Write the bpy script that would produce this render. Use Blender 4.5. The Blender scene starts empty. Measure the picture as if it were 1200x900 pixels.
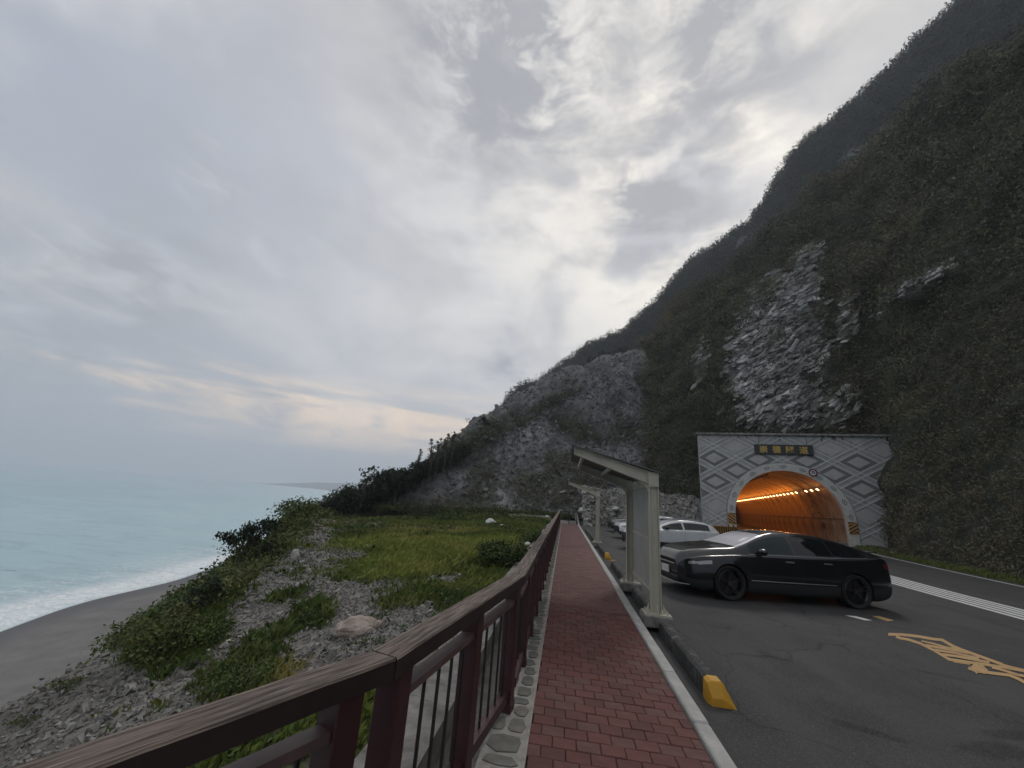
import bpy, math, random
import numpy as np
from mathutils import Vector, Matrix

random.seed(7)
RNG = np.random.default_rng(11)
SC = bpy.context.scene
COL = SC.collection
EYE = 1.65
HAZE_DENSITY, HAZE_TOP = .00046, 520.0
# ---------------------------------------------------------------- camera
# columns: camera right, camera down, camera forward, all in world axes (+Y runs along the path, +Z up)
CAMM = np.array([[0.98889853, 0.0360017, -0.1441651], [0.12791574, 0.28744205, 0.9492179], [0.07561257, -0.95712117, 0.27964584]])
cam_data = bpy.data.cameras.new('camera')
cam = bpy.data.objects.new('camera', cam_data); COL.objects.link(cam)
cam_data.sensor_width = 36.0
cam_data.lens = 36.0 * 460.0 / 1200.0
cam_data.clip_start = 0.05
cam_data.clip_end = 60000.0
cam.matrix_world = Matrix(((CAMM[0][0], -CAMM[0][1], -CAMM[0][2], 0), (CAMM[1][0], -CAMM[1][1], -CAMM[1][2], 0),
                           (CAMM[2][0], -CAMM[2][1], -CAMM[2][2], EYE), (0, 0, 0, 1)))
SC.camera = cam

def ray(px, py):
    v = CAMM @ np.array([px - 600.0, py - 450.0, 460.0]); return v / np.linalg.norm(v)
def gp(px, py, z):
    """landmark of the photograph, on the horizontal plane z"""
    v = ray(px, py); t = (z - EYE) / v[2]; return np.array([v[0] * t, v[1] * t, z])
def dp(px, py, d):
    """landmark of the photograph, at horizontal distance d"""
    v = ray(px, py); t = d / math.hypot(v[0], v[1]); return np.array([v[0] * t, v[1] * t, EYE + v[2] * t])
def pix(P):
    c = (np.asarray(P, float) - np.array([0, 0, EYE])) @ CAMM
    w = np.maximum(c[:, 2], 0.01)
    return np.stack([600 + 460 * c[:, 0] / w, 450 + 460 * c[:, 1] / w], 1)

# ---------------------------------------------------------------- world and sun
SUN_AZ, SUN_EL = 27.0, 42.0
world = bpy.data.worlds.new('World'); SC.world = world; world.use_nodes = True
WN, WL = world.node_tree.nodes, world.node_tree.links
WN.clear()
def wn(t, **k):
    n = WN.new(t)
    for a, b in k.items(): setattr(n, a, b)
    return n
def wmath(op, a, b=None, c=None, clamp=False):
    n = wn('ShaderNodeMath', operation=op, use_clamp=clamp)
    for i, v in enumerate((a, b, c)):
        if v is None: continue
        if isinstance(v, (int, float)): n.inputs[i].default_value = v
        else: WL.new(v, n.inputs[i])
    return n.outputs[0]
def wmix(f, a, b, mode='MIX'):
    n = wn('ShaderNodeMix', data_type='RGBA', blend_type=mode)
    for s, v in ((n.inputs[0], f), (n.inputs[6], a), (n.inputs[7], b)):
        if isinstance(v, (int, float)): s.default_value = v
        elif isinstance(v, tuple): s.default_value = (*v, 1)
        else: WL.new(v, s)
    return n.outputs[2]
tc = wn('ShaderNodeTexCoord')
nrm = wn('ShaderNodeVectorMath', operation='NORMALIZE'); WL.new(tc.outputs['Generated'], nrm.inputs[0])
sep = wn('ShaderNodeSeparateXYZ'); WL.new(nrm.outputs[0], sep.inputs[0])
el = sep.outputs[2]
def wlobe(d, power, gain=1.0):
    n = wn('ShaderNodeVectorMath', operation='DOT_PRODUCT'); WL.new(nrm.outputs[0], n.inputs[0]); n.inputs[1].default_value = tuple(d)
    return wmath('MULTIPLY', wmath('POWER', wmath('MAXIMUM', n.outputs['Value'], 0.0), power), gain)
# cloud-plane coordinates: direction divided by height
den = wmath('ADD', wmath('ABSOLUTE', el), 0.13)
comb = wn('ShaderNodeCombineXYZ')
WL.new(wmath('DIVIDE', sep.outputs[0], den), comb.inputs[0]); WL.new(wmath('DIVIDE', sep.outputs[1], den), comb.inputs[1]); WL.new(wmath('MULTIPLY', el, 1.5), comb.inputs[2])
def wnoise(scale, detail, rough=0.55, dist=0.0, off=(0, 0, 0), stretch=(1, 1, 1), rot=0.0):
    m = wn('ShaderNodeMapping'); WL.new(comb.outputs[0], m.inputs[0]); m.inputs['Location'].default_value = off
    m.inputs['Scale'].default_value = stretch; m.inputs['Rotation'].default_value = (0, 0, rot)
    n = wn('ShaderNodeTexNoise'); WL.new(m.outputs[0], n.inputs['Vector'])
    n.inputs['Scale'].default_value = scale; n.inputs['Detail'].default_value = detail
    n.inputs['Roughness'].default_value = rough; n.inputs['Distortion'].default_value = dist
    return n.outputs[0]
def wramp(v, lo, hi):
    n = wn('ShaderNodeMapRange', interpolation_type='SMOOTHSTEP'); WL.new(v, n.inputs[0])
    n.inputs[1].default_value = lo; n.inputs[2].default_value = hi
    return n.outputs[0]
big = wnoise(0.75, 5, 0.5, 0.6, (3.1, 1.7, 0), (1, .55, 1), .5)
midn = wnoise(1.9, 8, 0.58, 0.5, (7.3, 2.2, 0), (1, .6, 1), .35)
fine = wnoise(5.0, 9, 0.6, 0.4, (1.3, 9.2, 0))
COOL, MIDC, BRIGHT, WARM, LOWC = (.315, .328, .358), (.455, .458, .474), (.90, .855, .775), (1.5, 1.06, .64), (.375, .402, .43)
colr = wmix(wramp(big, .36, .66), COOL, MIDC)
colr = wmix(wlobe(ray(560, 330), 7, .55), colr, (.60, .61, .65))
colr = wmix(wmath('MULTIPLY', wlobe(ray(830, 250), 9, 1.1), 1.0, clamp=True), colr, BRIGHT)
colr = wmix(wmath('MULTIPLY', wlobe(ray(40, 180), 10, .7), wramp(midn, .3, .6)), colr, (.29, .33, .425))
# lower sky: streaky, hazy
low = wmath('SUBTRACT', 1.0, wramp(el, .02, .26))
colr = wmix(wmath('MULTIPLY', low, .55), colr, LOWC)
tm = wn('ShaderNodeMapping'); WL.new(nrm.outputs[0], tm.inputs[0]); tm.inputs['Scale'].default_value = (1, 1, 9); tm.inputs['Location'].default_value = (.4, .9, .35)
tn_ = wn('ShaderNodeTexNoise'); WL.new(tm.outputs[0], tn_.inputs['Vector']); tn_.inputs['Scale'].default_value = 2.6; tn_.inputs['Detail'].default_value = 7; thin = tn_.outputs[0]
streak = wnoise(1.1, 6, 0.55, 0.7, (0.4, 5.2, 0), (1.0, .35, 1), -.6)
band = wmath('MULTIPLY', wramp(el, .05, .10), wmath('SUBTRACT', 1.0, wramp(el, .14, .27)))
az = wmath('ADD', wlobe(ray(300, 490), 8, 1.0), wlobe(ray(560, 470), 10, 1.1), clamp=True)
colr = wmix(wmath('MULTIPLY', wmath('MULTIPLY', band, az), wmath('MULTIPLY_ADD', wramp(thin, .46, .60), .95, .06), clamp=True), colr, WARM)
colr = wmix(wmath('MULTIPLY', wmath('MULTIPLY', wlobe(ray(60, 440), 60, 1.0), wramp(midn, .40, .55)), .8, clamp=True), colr, (.27, .35, .43))
# broken darker clouds under the bright layer
dark = wmath('MULTIPLY', wramp(midn, .52, .66), wmath('MULTIPLY_ADD', wlobe(ray(760, 160), 5, 1.0), .75, .12))
colr = wmix(dark, colr, (.36, .385, .45))
for (px, py), pw, g in ( ((590, 432), 2500, .8), ((120, 330), 260, .6), ((210, 340), 500, .5), ((320, 482), 1200, .8), ((440, 492), 2500, .8)):
    m = wmath('MULTIPLY', wlobe(ray(px, py), pw, g), wramp(fine, .40, .56), clamp=True)
    colr = wmix(m, colr, (.36, .38, .44))
# puffy broken clouds, even in size over the sky
def dnoise(scale, detail, rough, off, st=(1, 1, 1.6)):
    mp = wn('ShaderNodeMapping'); WL.new(nrm.outputs[0], mp.inputs[0]); mp.inputs['Location'].default_value = off; mp.inputs['Scale'].default_value = st
    q = wn('ShaderNodeTexNoise'); WL.new(mp.outputs[0], q.inputs['Vector']); q.inputs['Scale'].default_value = scale; q.inputs['Detail'].default_value = detail; q.inputs['Roughness'].default_value = rough; q.inputs['Distortion'].default_value = .35
    return q.outputs[0]
n1, n2, n3 = dnoise(3.2, 10, .60, (2.2, .7, 4.1)), dnoise(8.5, 9, .62, (.3, 5.1, 1.7), (1, 1, 2.2)), dnoise(2.0, 7, .5, (9.1, 3.3, .2))
colr = wmix(wmath('MULTIPLY', wramp(n3, .50, .70), .55), colr, (.29, .308, .355))
colr = wmix(wmath('MULTIPLY', wramp(n3, .50, .34), .35), colr, (.66, .65, .64))
upper = wmath('MULTIPLY_ADD', wlobe(ray(700, 120), 4, 1.0), .75, .12, clamp=True)
colr = wmix(wmath('MULTIPLY', wramp(n1, .46, .64), wmath('MULTIPLY', upper, .8)), colr, (.31, .318, .345))
colr = wmix(wmath('MULTIPLY', wramp(n2, .56, .66), wmath('MULTIPLY_ADD', low, .25, .22)), colr, (.34, .36, .41))
for (px, py), pw, g in (((595, 45), 60, 2.2), ((560, 110), 160, 1.6), ((775, 235), 130, 1.7), ((850, 40), 60, 1.3), ((150, 325), 120, 1.2), ((40, 440), 60, 1.1), ((590, 434), 900, 2.0), ((300, 480), 300, 1.0)):
    colr = wmix(wmath('MULTIPLY', wmath('MULTIPLY', wlobe(ray(px, py), pw, g), wramp(n2, .33, .64), clamp=True), .9), colr, (.275, .285, .315))
colr = wmix(wmath('MULTIPLY', wramp(fine, .52, .66), .18), colr, (.36, .385, .44))
colr = wmix(wmath('MULTIPLY', wramp(wnoise(3.1, 9, .62, .8, (5.5, .3, 0), (1, .5, 1), .4), .54, .68), .30), colr, (.60, .60, .62))
sky = wn('ShaderNodeTexSky', sky_type='NISHITA', sun_disc=False)
sky.sun_elevation = math.radians(SUN_EL); sky.sun_rotation = math.radians(SUN_AZ)
b1 = wn('ShaderNodeBackground'); WL.new(sky.outputs[0], b1.inputs[0]); b1.inputs[1].default_value = 0.06
b2 = wn('ShaderNodeBackground'); WL.new(wmix(1.0, colr, (1.02, 1.0, .965), 'MULTIPLY'), b2.inputs[0]); b2.inputs[1].default_value = 1.10
mx = wn('ShaderNodeMixShader'); mx.inputs[0].default_value = 0.93
WL.new(b1.outputs[0], mx.inputs[1]); WL.new(b2.outputs[0], mx.inputs[2])
wo = wn('ShaderNodeOutputWorld'); WL.new(mx.outputs[0], wo.inputs[0])

sl = bpy.data.lights.new('sun', 'SUN'); sun = bpy.data.objects.new('sun', sl); COL.objects.link(sun)
sl.energy = 0.9; sl.angle = math.radians(14); sl.color = (1.0, .95, .88)
sd = Vector((math.sin(math.radians(SUN_AZ)) * math.cos(math.radians(SUN_EL)), math.cos(math.radians(SUN_AZ)) * math.cos(math.radians(SUN_EL)), math.sin(math.radians(SUN_EL))))
sun.rotation_euler = sd.to_track_quat('Z', 'Y').to_euler()

SC.view_settings.view_transform = 'Standard'; SC.view_settings.look = 'None'
SC.view_settings.exposure = 0.42; SC.view_settings.gamma = 1.0
SC.render.resolution_x, SC.render.resolution_y = 1024, 768
try:
    SC.cycles.use_denoising = True
    SC.cycles.max_bounces = 6; SC.cycles.diffuse_bounces = 3; SC.cycles.glossy_bounces = 3; SC.cycles.volume_bounces = 1
    SC.cycles.transparent_max_bounces = 6
except Exception: pass

# ---------------------------------------------------------------- materials
def mat(name, color, rough=.8, color2=None, nscale=8., ndetail=6, lo=.35, hi=.65, bump=0., bscale=None, bdist=.02, metal=0., coat=0.,
        tint=None, stretch=(1, 1, 1), spec=.5, extra=None, emit=None, estr=0., coord='Object'):
    m = bpy.data.materials.new(name); m.use_nodes = True
    N, L = m.node_tree.nodes, m.node_tree.links
    p = N['Principled BSDF']
    p.inputs['Roughness'].default_value = rough; p.inputs['Metallic'].default_value = metal
    p.inputs['Coat Weight'].default_value = coat; p.inputs['Coat Roughness'].default_value = .04
    p.inputs['Specular IOR Level'].default_value = spec
    p.inputs['Base Color'].default_value = (*color, 1)
    t = N.new('ShaderNodeTexCoord'); mp = N.new('ShaderNodeMapping'); L.new(t.outputs[coord], mp.inputs[0]); mp.inputs['Scale'].default_value = stretch
    cur = None
    if color2 is not None:
        n = N.new('ShaderNodeTexNoise'); L.new(mp.outputs[0], n.inputs['Vector']); n.inputs['Scale'].default_value = nscale; n.inputs['Detail'].default_value = ndetail
        n.inputs['Roughness'].default_value = .62
        r = N.new('ShaderNodeMapRange'); L.new(n.outputs[0], r.inputs[0]); r.inputs[1].default_value = lo; r.inputs[2].default_value = hi
        x = N.new('ShaderNodeMix'); x.data_type = 'RGBA'; L.new(r.outputs[0], x.inputs[0]); x.inputs[6].default_value = (*color, 1); x.inputs[7].default_value = (*color2, 1)
        cur = x.outputs[2]
    if tint:          # list of (attribute, colour): mixes towards the colour by the attribute
        for att, c in tint:
            a = N.new('ShaderNodeAttribute'); a.attribute_name = att
            x = N.new('ShaderNodeMix'); x.data_type = 'RGBA'; L.new(a.outputs['Fac'], x.inputs[0])
            if cur is None: x.inputs[6].default_value = (*color, 1)
            else: L.new(cur, x.inputs[6])
            x.inputs[7].default_value = (*c, 1); cur = x.outputs[2]
    if cur is not None: L.new(cur, p.inputs['Base Color'])
    if bump:
        n = N.new('ShaderNodeTexNoise'); L.new(mp.outputs[0], n.inputs['Vector']); n.inputs['Scale'].default_value = bscale or nscale * 3; n.inputs['Detail'].default_value = 6
        n.inputs['Roughness'].default_value = .65
        b = N.new('ShaderNodeBump'); b.inputs['Strength'].default_value = bump; b.inputs['Distance'].default_value = bdist
        L.new(n.outputs[0], b.inputs['Height']); L.new(b.outputs[0], p.inputs['Normal'])
    if emit is not None:
        p.inputs['Emission Color'].default_value = (*emit, 1); p.inputs['Emission Strength'].default_value = estr
    if extra: extra(m, N, L, p, mp, cur)
    return m

def foliage(name, dark, light, dry):
    return mat(name, dark, .75, tint=[('tint', light), ('dry', dry)], spec=.25)
M = {}
M['leaf'] = foliage('leaf_green', (.030, .052, .017), (.120, .170, .042), (.20, .165, .07))
M['leaf_dark'] = foliage('leaf_dark', (.012, .022, .014), (.040, .062, .030), (.09, .075, .04))
M['forest'] = foliage('forest_green', (.050, .058, .042), (.150, .156, .092), (.20, .165, .105))
M['forest_far'] = foliage('forest_far_green', (.026, .034, .030), (.080, .092, .066), (.06, .055, .04))
M['grass'] = foliage('grass_blades', (.075, .115, .028), (.24, .30, .06), (.38, .33, .11))
M['bark'] = mat('bark', (.07, .055, .045), .9, (.13, .11, .09), 14, bump=.5)
M['slate'] = mat('slate_rock', (.048, .048, .050), .8, (.215, .213, .213), 1.7, 10, .36, .68, bump=.9, bscale=2.5, bdist=.5,
                 tint=[('light', (.32, .325, .33)), ('veg', (.040, .048, .024)), ('brown', (.11, .09, .065))])
M['cliff'] = mat('cliff_ground', (.05, .052, .048), .85, (.11, .108, .10), 1.2, 8, .35, .7, bump=1., bscale=1.6, bdist=.6,
                 tint=[('veg', (.030, .037, .020)), ('light', (.42, .42, .42)), ('brown', (.16, .13, .09))])
M['crag'] = mat('pale_marble_crag', (.19, .185, .175), .8, (.38, .375, .365), 1.5, 7, bump=.8, bscale=4, bdist=.2, tint=[('tint', (.66, .655, .64)), ('dry', (.10, .10, .085))])
M['ridge'] = mat('ridge_ground', (.020, .027, .023), .9, (.042, .050, .040), .05, 8, bump=1., bscale=.08, bdist=8., tint=[('light', (.30, .31, .32))])
M['soil'] = mat('gravelly_soil', (.17, .158, .142), .95, (.32, .305, .28), 5, 8, .3, .7, bump=1., bscale=22, bdist=.05,
                tint=[('veg', (.060, .075, .028)), ('brown', (.17, .135, .095))])
M['stone'] = mat('gravel_stone', (.165, .156, .145), .85, (.30, .288, .272), 6, 5, bump=.4, tint=[('tint', (.42, .41, .39)), ('dry', (.12, .112, .10))])
M['stone_slate'] = mat('slate_fragments', (.12, .12, .123), .75, (.24, .24, .245), 3, 5, bump=.4, tint=[('tint', (.30, .305, .31)), ('dry', (.06, .06, .062))])
M['stone_pink'] = mat('pink_marble', (.30, .22, .18), .8, (.48, .42, .38), 5, 7, bump=1., bscale=14, bdist=.04)
M['stone_white'] = mat('white_marble', (.50, .50, .49), .7, (.72, .72, .71), 5, 6, bump=.5)
M['driftwood'] = mat('driftwood', (.22, .19, .16), .9, (.38, .35, .31), 4, 6, stretch=(1, 12, 12), bump=.6)
M['paver'] = [mat('red_paver_%d' % i, c, .82, c2, 9, 8, .3, .75, bump=.35, bscale=90, bdist=.006) for i, (c, c2) in enumerate(
    [((.098, .031, .026), (.136, .052, .044)), ((.080, .028, .024), (.116, .048, .041)), ((.110, .036, .030), (.155, .060, .050)), ((.092, .038, .032), (.150, .074, .062))])]
M['paver_far'] = mat('red_pavers_farther_on', (.115, .046, .042), .8, (.165, .080, .072), 3, 7, bump=.3, bscale=60, bdist=.006)
M['joint'] = mat('dark_joint', (.045, .030, .027), .95, (.09, .065, .055), 30, 5)
M['kerb'] = mat('pale_concrete_kerb', (.33, .325, .31), .85, (.50, .49, .47), 7, 8, .3, .75, bump=.4, bscale=50, bdist=.01)
M['concrete'] = mat('rough_concrete', (.13, .122, .112), .9, (.32, .305, .285), 5, 10, .32, .68, bump=.9, bscale=30, bdist=.02)
M['concrete_dark'] = mat('dark_worn_concrete', (.040, .040, .040), .85, (.20, .195, .185), 6, 9, .50, .78, bump=.5, bscale=20, bdist=.012)
M['flagstone'] = [mat('flagstone_%d' % i, c, .8, c2, 8, 7, bump=.6, bscale=25, bdist=.01) for i, (c, c2) in enumerate([((.10, .10, .085), (.17, .165, .145)), ((.12, .115, .10), (.20, .19, .17)), ((.085, .088, .08), (.15, .15, .135))])]
M['mortar'] = mat('pale_mortar', (.25, .24, .215), .95, (.38, .36, .33), 12, 7, bump=.5, bscale=60, bdist=.01)
M['yellow'] = mat('worn_yellow_paint', (.62, .32, .02), .6, (.48, .25, .03), 9, 7, .4, .8, bump=.3, bscale=30, bdist=.01)
M['steel'] = mat('cream_painted_steel', (.47, .445, .365), .5, (.36, .335, .27), 3, 8, .45, .8, bump=.1, bscale=15, bdist=.01)
M['steel_roof'] = mat('dark_roof_sheet', (.06, .06, .062), .5, (.10, .10, .10), 4)
M['polycarb'] = mat('frosted_panel', (.36, .355, .335), .55, (.30, .30, .285), 2, 6, bump=.1, bscale=60, bdist=.004)
M['maroon'] = mat('maroon_painted_metal', (.058, .017, .021), .48, (.040, .014, .016), 5, 6, bump=.1, bscale=40, bdist=.004)
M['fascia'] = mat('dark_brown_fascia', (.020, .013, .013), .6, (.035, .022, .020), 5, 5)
M['rail_flat'] = mat('brown_flat_rail', (.13, .085, .080), .55, (.095, .062, .060), 8, 6, bump=.1, bscale=30, bdist=.004)
M['black_metal'] = mat('black_metal_bar', (.012, .011, .012), .5)
M['gate_metal'] = mat('dark_metal_fence', (.04, .035, .03), .6)
def weathered(m, N, L, p, mp, cur):
    # long cracks along the rail, which lies along the object's local X axis
    mp2 = N.new('ShaderNodeMapping'); t = N.new('ShaderNodeTexCoord'); L.new(t.outputs['UV'], mp2.inputs[0]); mp2.inputs['Scale'].default_value = (14, 120, 1)
    n = N.new('ShaderNodeTexNoise'); L.new(mp2.outputs[0], n.inputs['Vector']); n.inputs['Scale'].default_value = 1.0; n.inputs['Detail'].default_value = 9; n.inputs['Roughness'].default_value = .7; n.inputs['Distortion'].default_value = .5
    mp3 = N.new('ShaderNodeMapping'); L.new(t.outputs['UV'], mp3.inputs[0]); mp3.inputs['Scale'].default_value = (3, 9, 1)
    n2 = N.new('ShaderNodeTexNoise'); L.new(mp3.outputs[0], n2.inputs['Vector']); n2.inputs['Scale'].default_value = 2.0; n2.inputs['Detail'].default_value = 6
    r = N.new('ShaderNodeValToRGB'); L.new(n.outputs[0], r.inputs[0])
    e = r.color_ramp.elements; e[0].position = .38; e[0].color = (.02, .015, .012, 1); e[1].position = .68; e[1].color = (.42, .345, .29, 1)
    k = e.new(.45); k.color = (.10, .076, .064, 1); k = e.new(.54); k.color = (.20, .155, .13, 1)
    x = N.new('ShaderNodeMix'); x.data_type = 'RGBA'; x.blend_type = 'MULTIPLY'; x.inputs[0].default_value = .8
    r2 = N.new('ShaderNodeMapRange'); L.new(n2.outputs[0], r2.inputs[0]); r2.inputs[1].default_value = .3; r2.inputs[2].default_value = .7; r2.inputs[3].default_value = .55; r2.inputs[4].default_value = 1.15
    L.new(r.outputs[0], x.inputs[6]); L.new(r2.outputs[0], x.inputs[7]); L.new(x.outputs[2], p.inputs['Base Color'])
    b = N.new('ShaderNodeBump'); b.inputs['Strength'].default_value = 1; b.inputs['Distance'].default_value = .006; L.new(n.outputs[0], b.inputs['Height']); L.new(b.outputs[0], p.inputs['Normal'])
M['handrail'] = mat('weathered_wood_handrail', (.2, .17, .15), .85, extra=weathered)
def asphalt_extra(m, N, L, p, mp, cur):
    t = N.new('ShaderNodeTexCoord')
    col = cur
    # worn wet stains lying on the asphalt, (x, y, half length, half width, turn)
    for (x, y, a, b, rot, g) in STAINS:
        mm = N.new('ShaderNodeMapping'); mm.vector_type = 'TEXTURE'; L.new(t.outputs['Object'], mm.inputs[0])
        mm.inputs['Location'].default_value = (x, y, -.15); mm.inputs['Rotation'].default_value = (0, 0, rot); mm.inputs['Scale'].default_value = (a, b, 10)
        ns = N.new('ShaderNodeTexNoise'); L.new(t.outputs['Object'], ns.inputs['Vector']); ns.inputs['Scale'].default_value = 7; ns.inputs['Detail'].default_value = 4
        ln = N.new('ShaderNodeVectorMath'); ln.operation = 'LENGTH'; L.new(mm.outputs[0], ln.inputs[0])
        ad = N.new('ShaderNodeMath'); ad.operation = 'MULTIPLY_ADD'; L.new(ns.outputs[0], ad.inputs[0]); ad.inputs[1].default_value = .9; L.new(ln.outputs['Value'], ad.inputs[2])
        r = N.new('ShaderNodeMapRange'); L.new(ad.outputs[0], r.inputs[0]); r.inputs[1].default_value = 1.05; r.inputs[2].default_value = 1.5; r.inputs[3].default_value = g; r.inputs[4].default_value = 0
        xx = N.new('ShaderNodeMix'); xx.data_type = 'RGBA'; L.new(r.outputs[0], xx.inputs[0]); L.new(col, xx.inputs[6]); xx.inputs[7].default_value = (.018, .018, .019, 1); col = xx.outputs[2]
    # pale specks
    v = N.new('ShaderNodeTexNoise'); L.new(t.outputs['Object'], v.inputs['Vector']); v.inputs['Scale'].default_value = 130; v.inputs['Detail'].default_value = 2
    r = N.new('ShaderNodeMapRange'); L.new(v.outputs[0], r.inputs[0]); r.inputs[1].default_value = .56; r.inputs[2].default_value = .72; r.inputs[4].default_value = .75
    xx = N.new('ShaderNodeMix'); xx.data_type = 'RGBA'; L.new(r.outputs[0], xx.inputs[0]); L.new(col, xx.inputs[6]); xx.inputs[7].default_value = (.22, .22, .22, 1)
    col = xx.outputs[2]
    # hairline cracks, filled darker
    vo = N.new('ShaderNodeTexVoronoi'); vo.feature = 'DISTANCE_TO_EDGE'; ds = N.new('ShaderNodeTexNoise'); L.new(t.outputs['Object'], ds.inputs['Vector']); ds.inputs['Scale'].default_value = 1.3; ds.inputs['Detail'].default_value = 6
    av = N.new('ShaderNodeVectorMath'); av.operation = 'MULTIPLY_ADD'; L.new(ds.outputs['Color'], av.inputs[0]); av.inputs[1].default_value = (1.2, 1.2, 0); L.new(t.outputs['Object'], av.inputs[2]); L.new(av.outputs[0], vo.inputs['Vector']); vo.inputs['Scale'].default_value = .32
    r = N.new('ShaderNodeMapRange'); L.new(vo.outputs['Distance'], r.inputs[0]); r.inputs[1].default_value = .0; r.inputs[2].default_value = .006; r.inputs[3].default_value = .75; r.inputs[4].default_value = 0
    xx = N.new('ShaderNodeMix'); xx.data_type = 'RGBA'; L.new(r.outputs[0], xx.inputs[0]); L.new(col, xx.inputs[6]); xx.inputs[7].default_value = (.016, .016, .016, 1); col = xx.outputs[2]
    # paler worn wheel tracks and dust
    du = N.new('ShaderNodeTexNoise'); mm = N.new('ShaderNodeMapping'); L.new(t.outputs['Object'], mm.inputs[0]); mm.inputs['Scale'].default_value = (1.6, .25, 1); L.new(mm.outputs[0], du.inputs['Vector']); du.inputs['Scale'].default_value = 1.0; du.inputs['Detail'].default_value = 7
    r = N.new('ShaderNodeMapRange'); L.new(du.outputs[0], r.inputs[0]); r.inputs[1].default_value = .48; r.inputs[2].default_value = .68; r.inputs[4].default_value = .5
    xx = N.new('ShaderNodeMix'); xx.data_type = 'RGBA'; L.new(r.outputs[0], xx.inputs[0]); L.new(col, xx.inputs[6]); xx.inputs[7].default_value = (.088, .087, .086, 1)
    L.new(xx.outputs[2], p.inputs['Base Color'])
STAINS = []
for (px, py, a, b, rot, g) in ((893, 769, .28, .06, .3, .8), (1012, 855, .30, .09, 2.7, .85), (1112, 793, .35, .10, 2.75, .85), (1165, 880, .42, .16, .3, .95), (840, 736, .16, .05, 0, .5), (1190, 862, .4, .12, .2, .8)):
    q = gp(px, py, -.15); STAINS.append((q[0], q[1], a, b, rot, g))
M['asphalt'] = mat('asphalt', (.038, .038, .040), .68, (.068, .068, .070), 1.1, 9, .3, .75, bump=.7, bscale=110, bdist=.008, spec=.15, extra=asphalt_extra)
M['paint_white'] = mat('worn_white_road_paint', (.68, .68, .67), .7, (.36, .36, .36), 8, 8, .50, .75)
M['paint_yellow'] = mat('faded_yellow_road_paint', (.50, .31, .13), .7, (.28, .19, .10), 9, 8, .5, .78)
M['portal_stone'] = mat('grey_portal_stone', (.31, .32, .325), .8, (.47, .475, .48), 1.3, 9, .3, .72, bump=.35, bscale=9, bdist=.02)
M['portal_panel'] = mat('pale_diamond_stone', (.43, .425, .425), .8, (.52, .51, .51), 2, 8, bump=.3, bscale=12, bdist=.02)
M['portal_frame'] = mat('dark_diamond_border', (.15, .16, .155), .85, (.22, .23, .22), 3, 8)
M['portal_line'] = mat('white_relief_line', (.68, .68, .67), .7, (.52, .52, .51), 4, 6)
M['portal_band'] = mat('white_arch_band', (.64, .64, .61), .75, (.50, .50, .48), 3, 8)
M['motif'] = mat('grey_green_motif', (.17, .20, .19), .8)
M['coping'] = mat('stained_coping', (.13, .13, .125), .9, (.34, .34, .33), 3, 9, .4, .65, bump=.4)
M['tunnel'] = mat('tunnel_lining', (.46, .36, .24), .65, (.13, .11, .085), .55, 9, .38, .68, bump=.25, bscale=3, bdist=.05)
M['tunnel_joint'] = mat('tunnel_joint', (.10, .08, .06), .9)
M['board'] = mat('dark_name_board', (.025, .03, .032), .5)
M['gold'] = mat('gold_letters', (.62, .42, .12), .45, metal=.3)
M['sign_white'] = mat('sign_white', (.7, .66, .68), .5)
M['sign_red'] = mat('sign_red', (.16, .01, .02), .5)
M['black'] = mat('matt_black', (.012, .012, .012), .6)
M['hazard_black'] = mat('hazard_black', (.03, .022, .014), .6)
M['hazard_yellow'] = mat('hazard_yellow', (.50, .27, .06), .6)
M['lamp'] = mat('sodium_lamp', (1, .8, .5), .5, emit=(1.0, .62, .26), estr=7.)
M['sand'] = mat('grey_beach_sand', (.135, .128, .125), .9, (.185, .175, .17), .25, 8, bump=.3, bscale=2, bdist=.1, tint=[('wet', (.105, .105, .11))])
M['car_black'] = mat('black_car_paint', (.003, .004, .006), .3, coat=.9, spec=.25)
M['windscreen'] = mat('pale_windscreen', (.78, .76, .82), .25, coat=1., spec=.6)  # pale colour lies on the glass face itself; nothing modelled behind it
M['car_white'] = mat('white_car_paint', (.60, .63, .64), .3, coat=.8)
M['car_silver'] = mat('silver_car_paint', (.66, .68, .68), .3, coat=.8)
M['car_grey'] = mat('dark_grey_car_paint', (.055, .057, .062), .28, coat=.9, metal=.3)
M['glass'] = mat('tinted_car_glass', (.006, .008, .009), .03, spec=.5)
M['glass_teal'] = mat('teal_tinted_car_glass', (.006, .022, .021), .05, spec=.35)
M['rubber'] = mat('tyre_rubber', (.012, .012, .012), .8)
M['rim'] = mat('alloy_rim', (.25, .25, .26), .3, metal=.9)
M['rim_dark'] = mat('dark_alloy_rim', (.085, .085, .09), .3, metal=.9)
M['chrome'] = mat('satin_trim', (.30, .31, .32), .3, metal=.9)
M['lens'] = mat('headlight_lens', (.34, .36, .38), .08, coat=1., metal=.2)
M['tail_red'] = mat('tail_light_red', (.12, .008, .008), .15, coat=1.)
M['plastic'] = mat('black_plastic', (.018, .018, .019), .65)
M['plate'] = mat('number_plate', (.62, .62, .62), .5)
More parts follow.
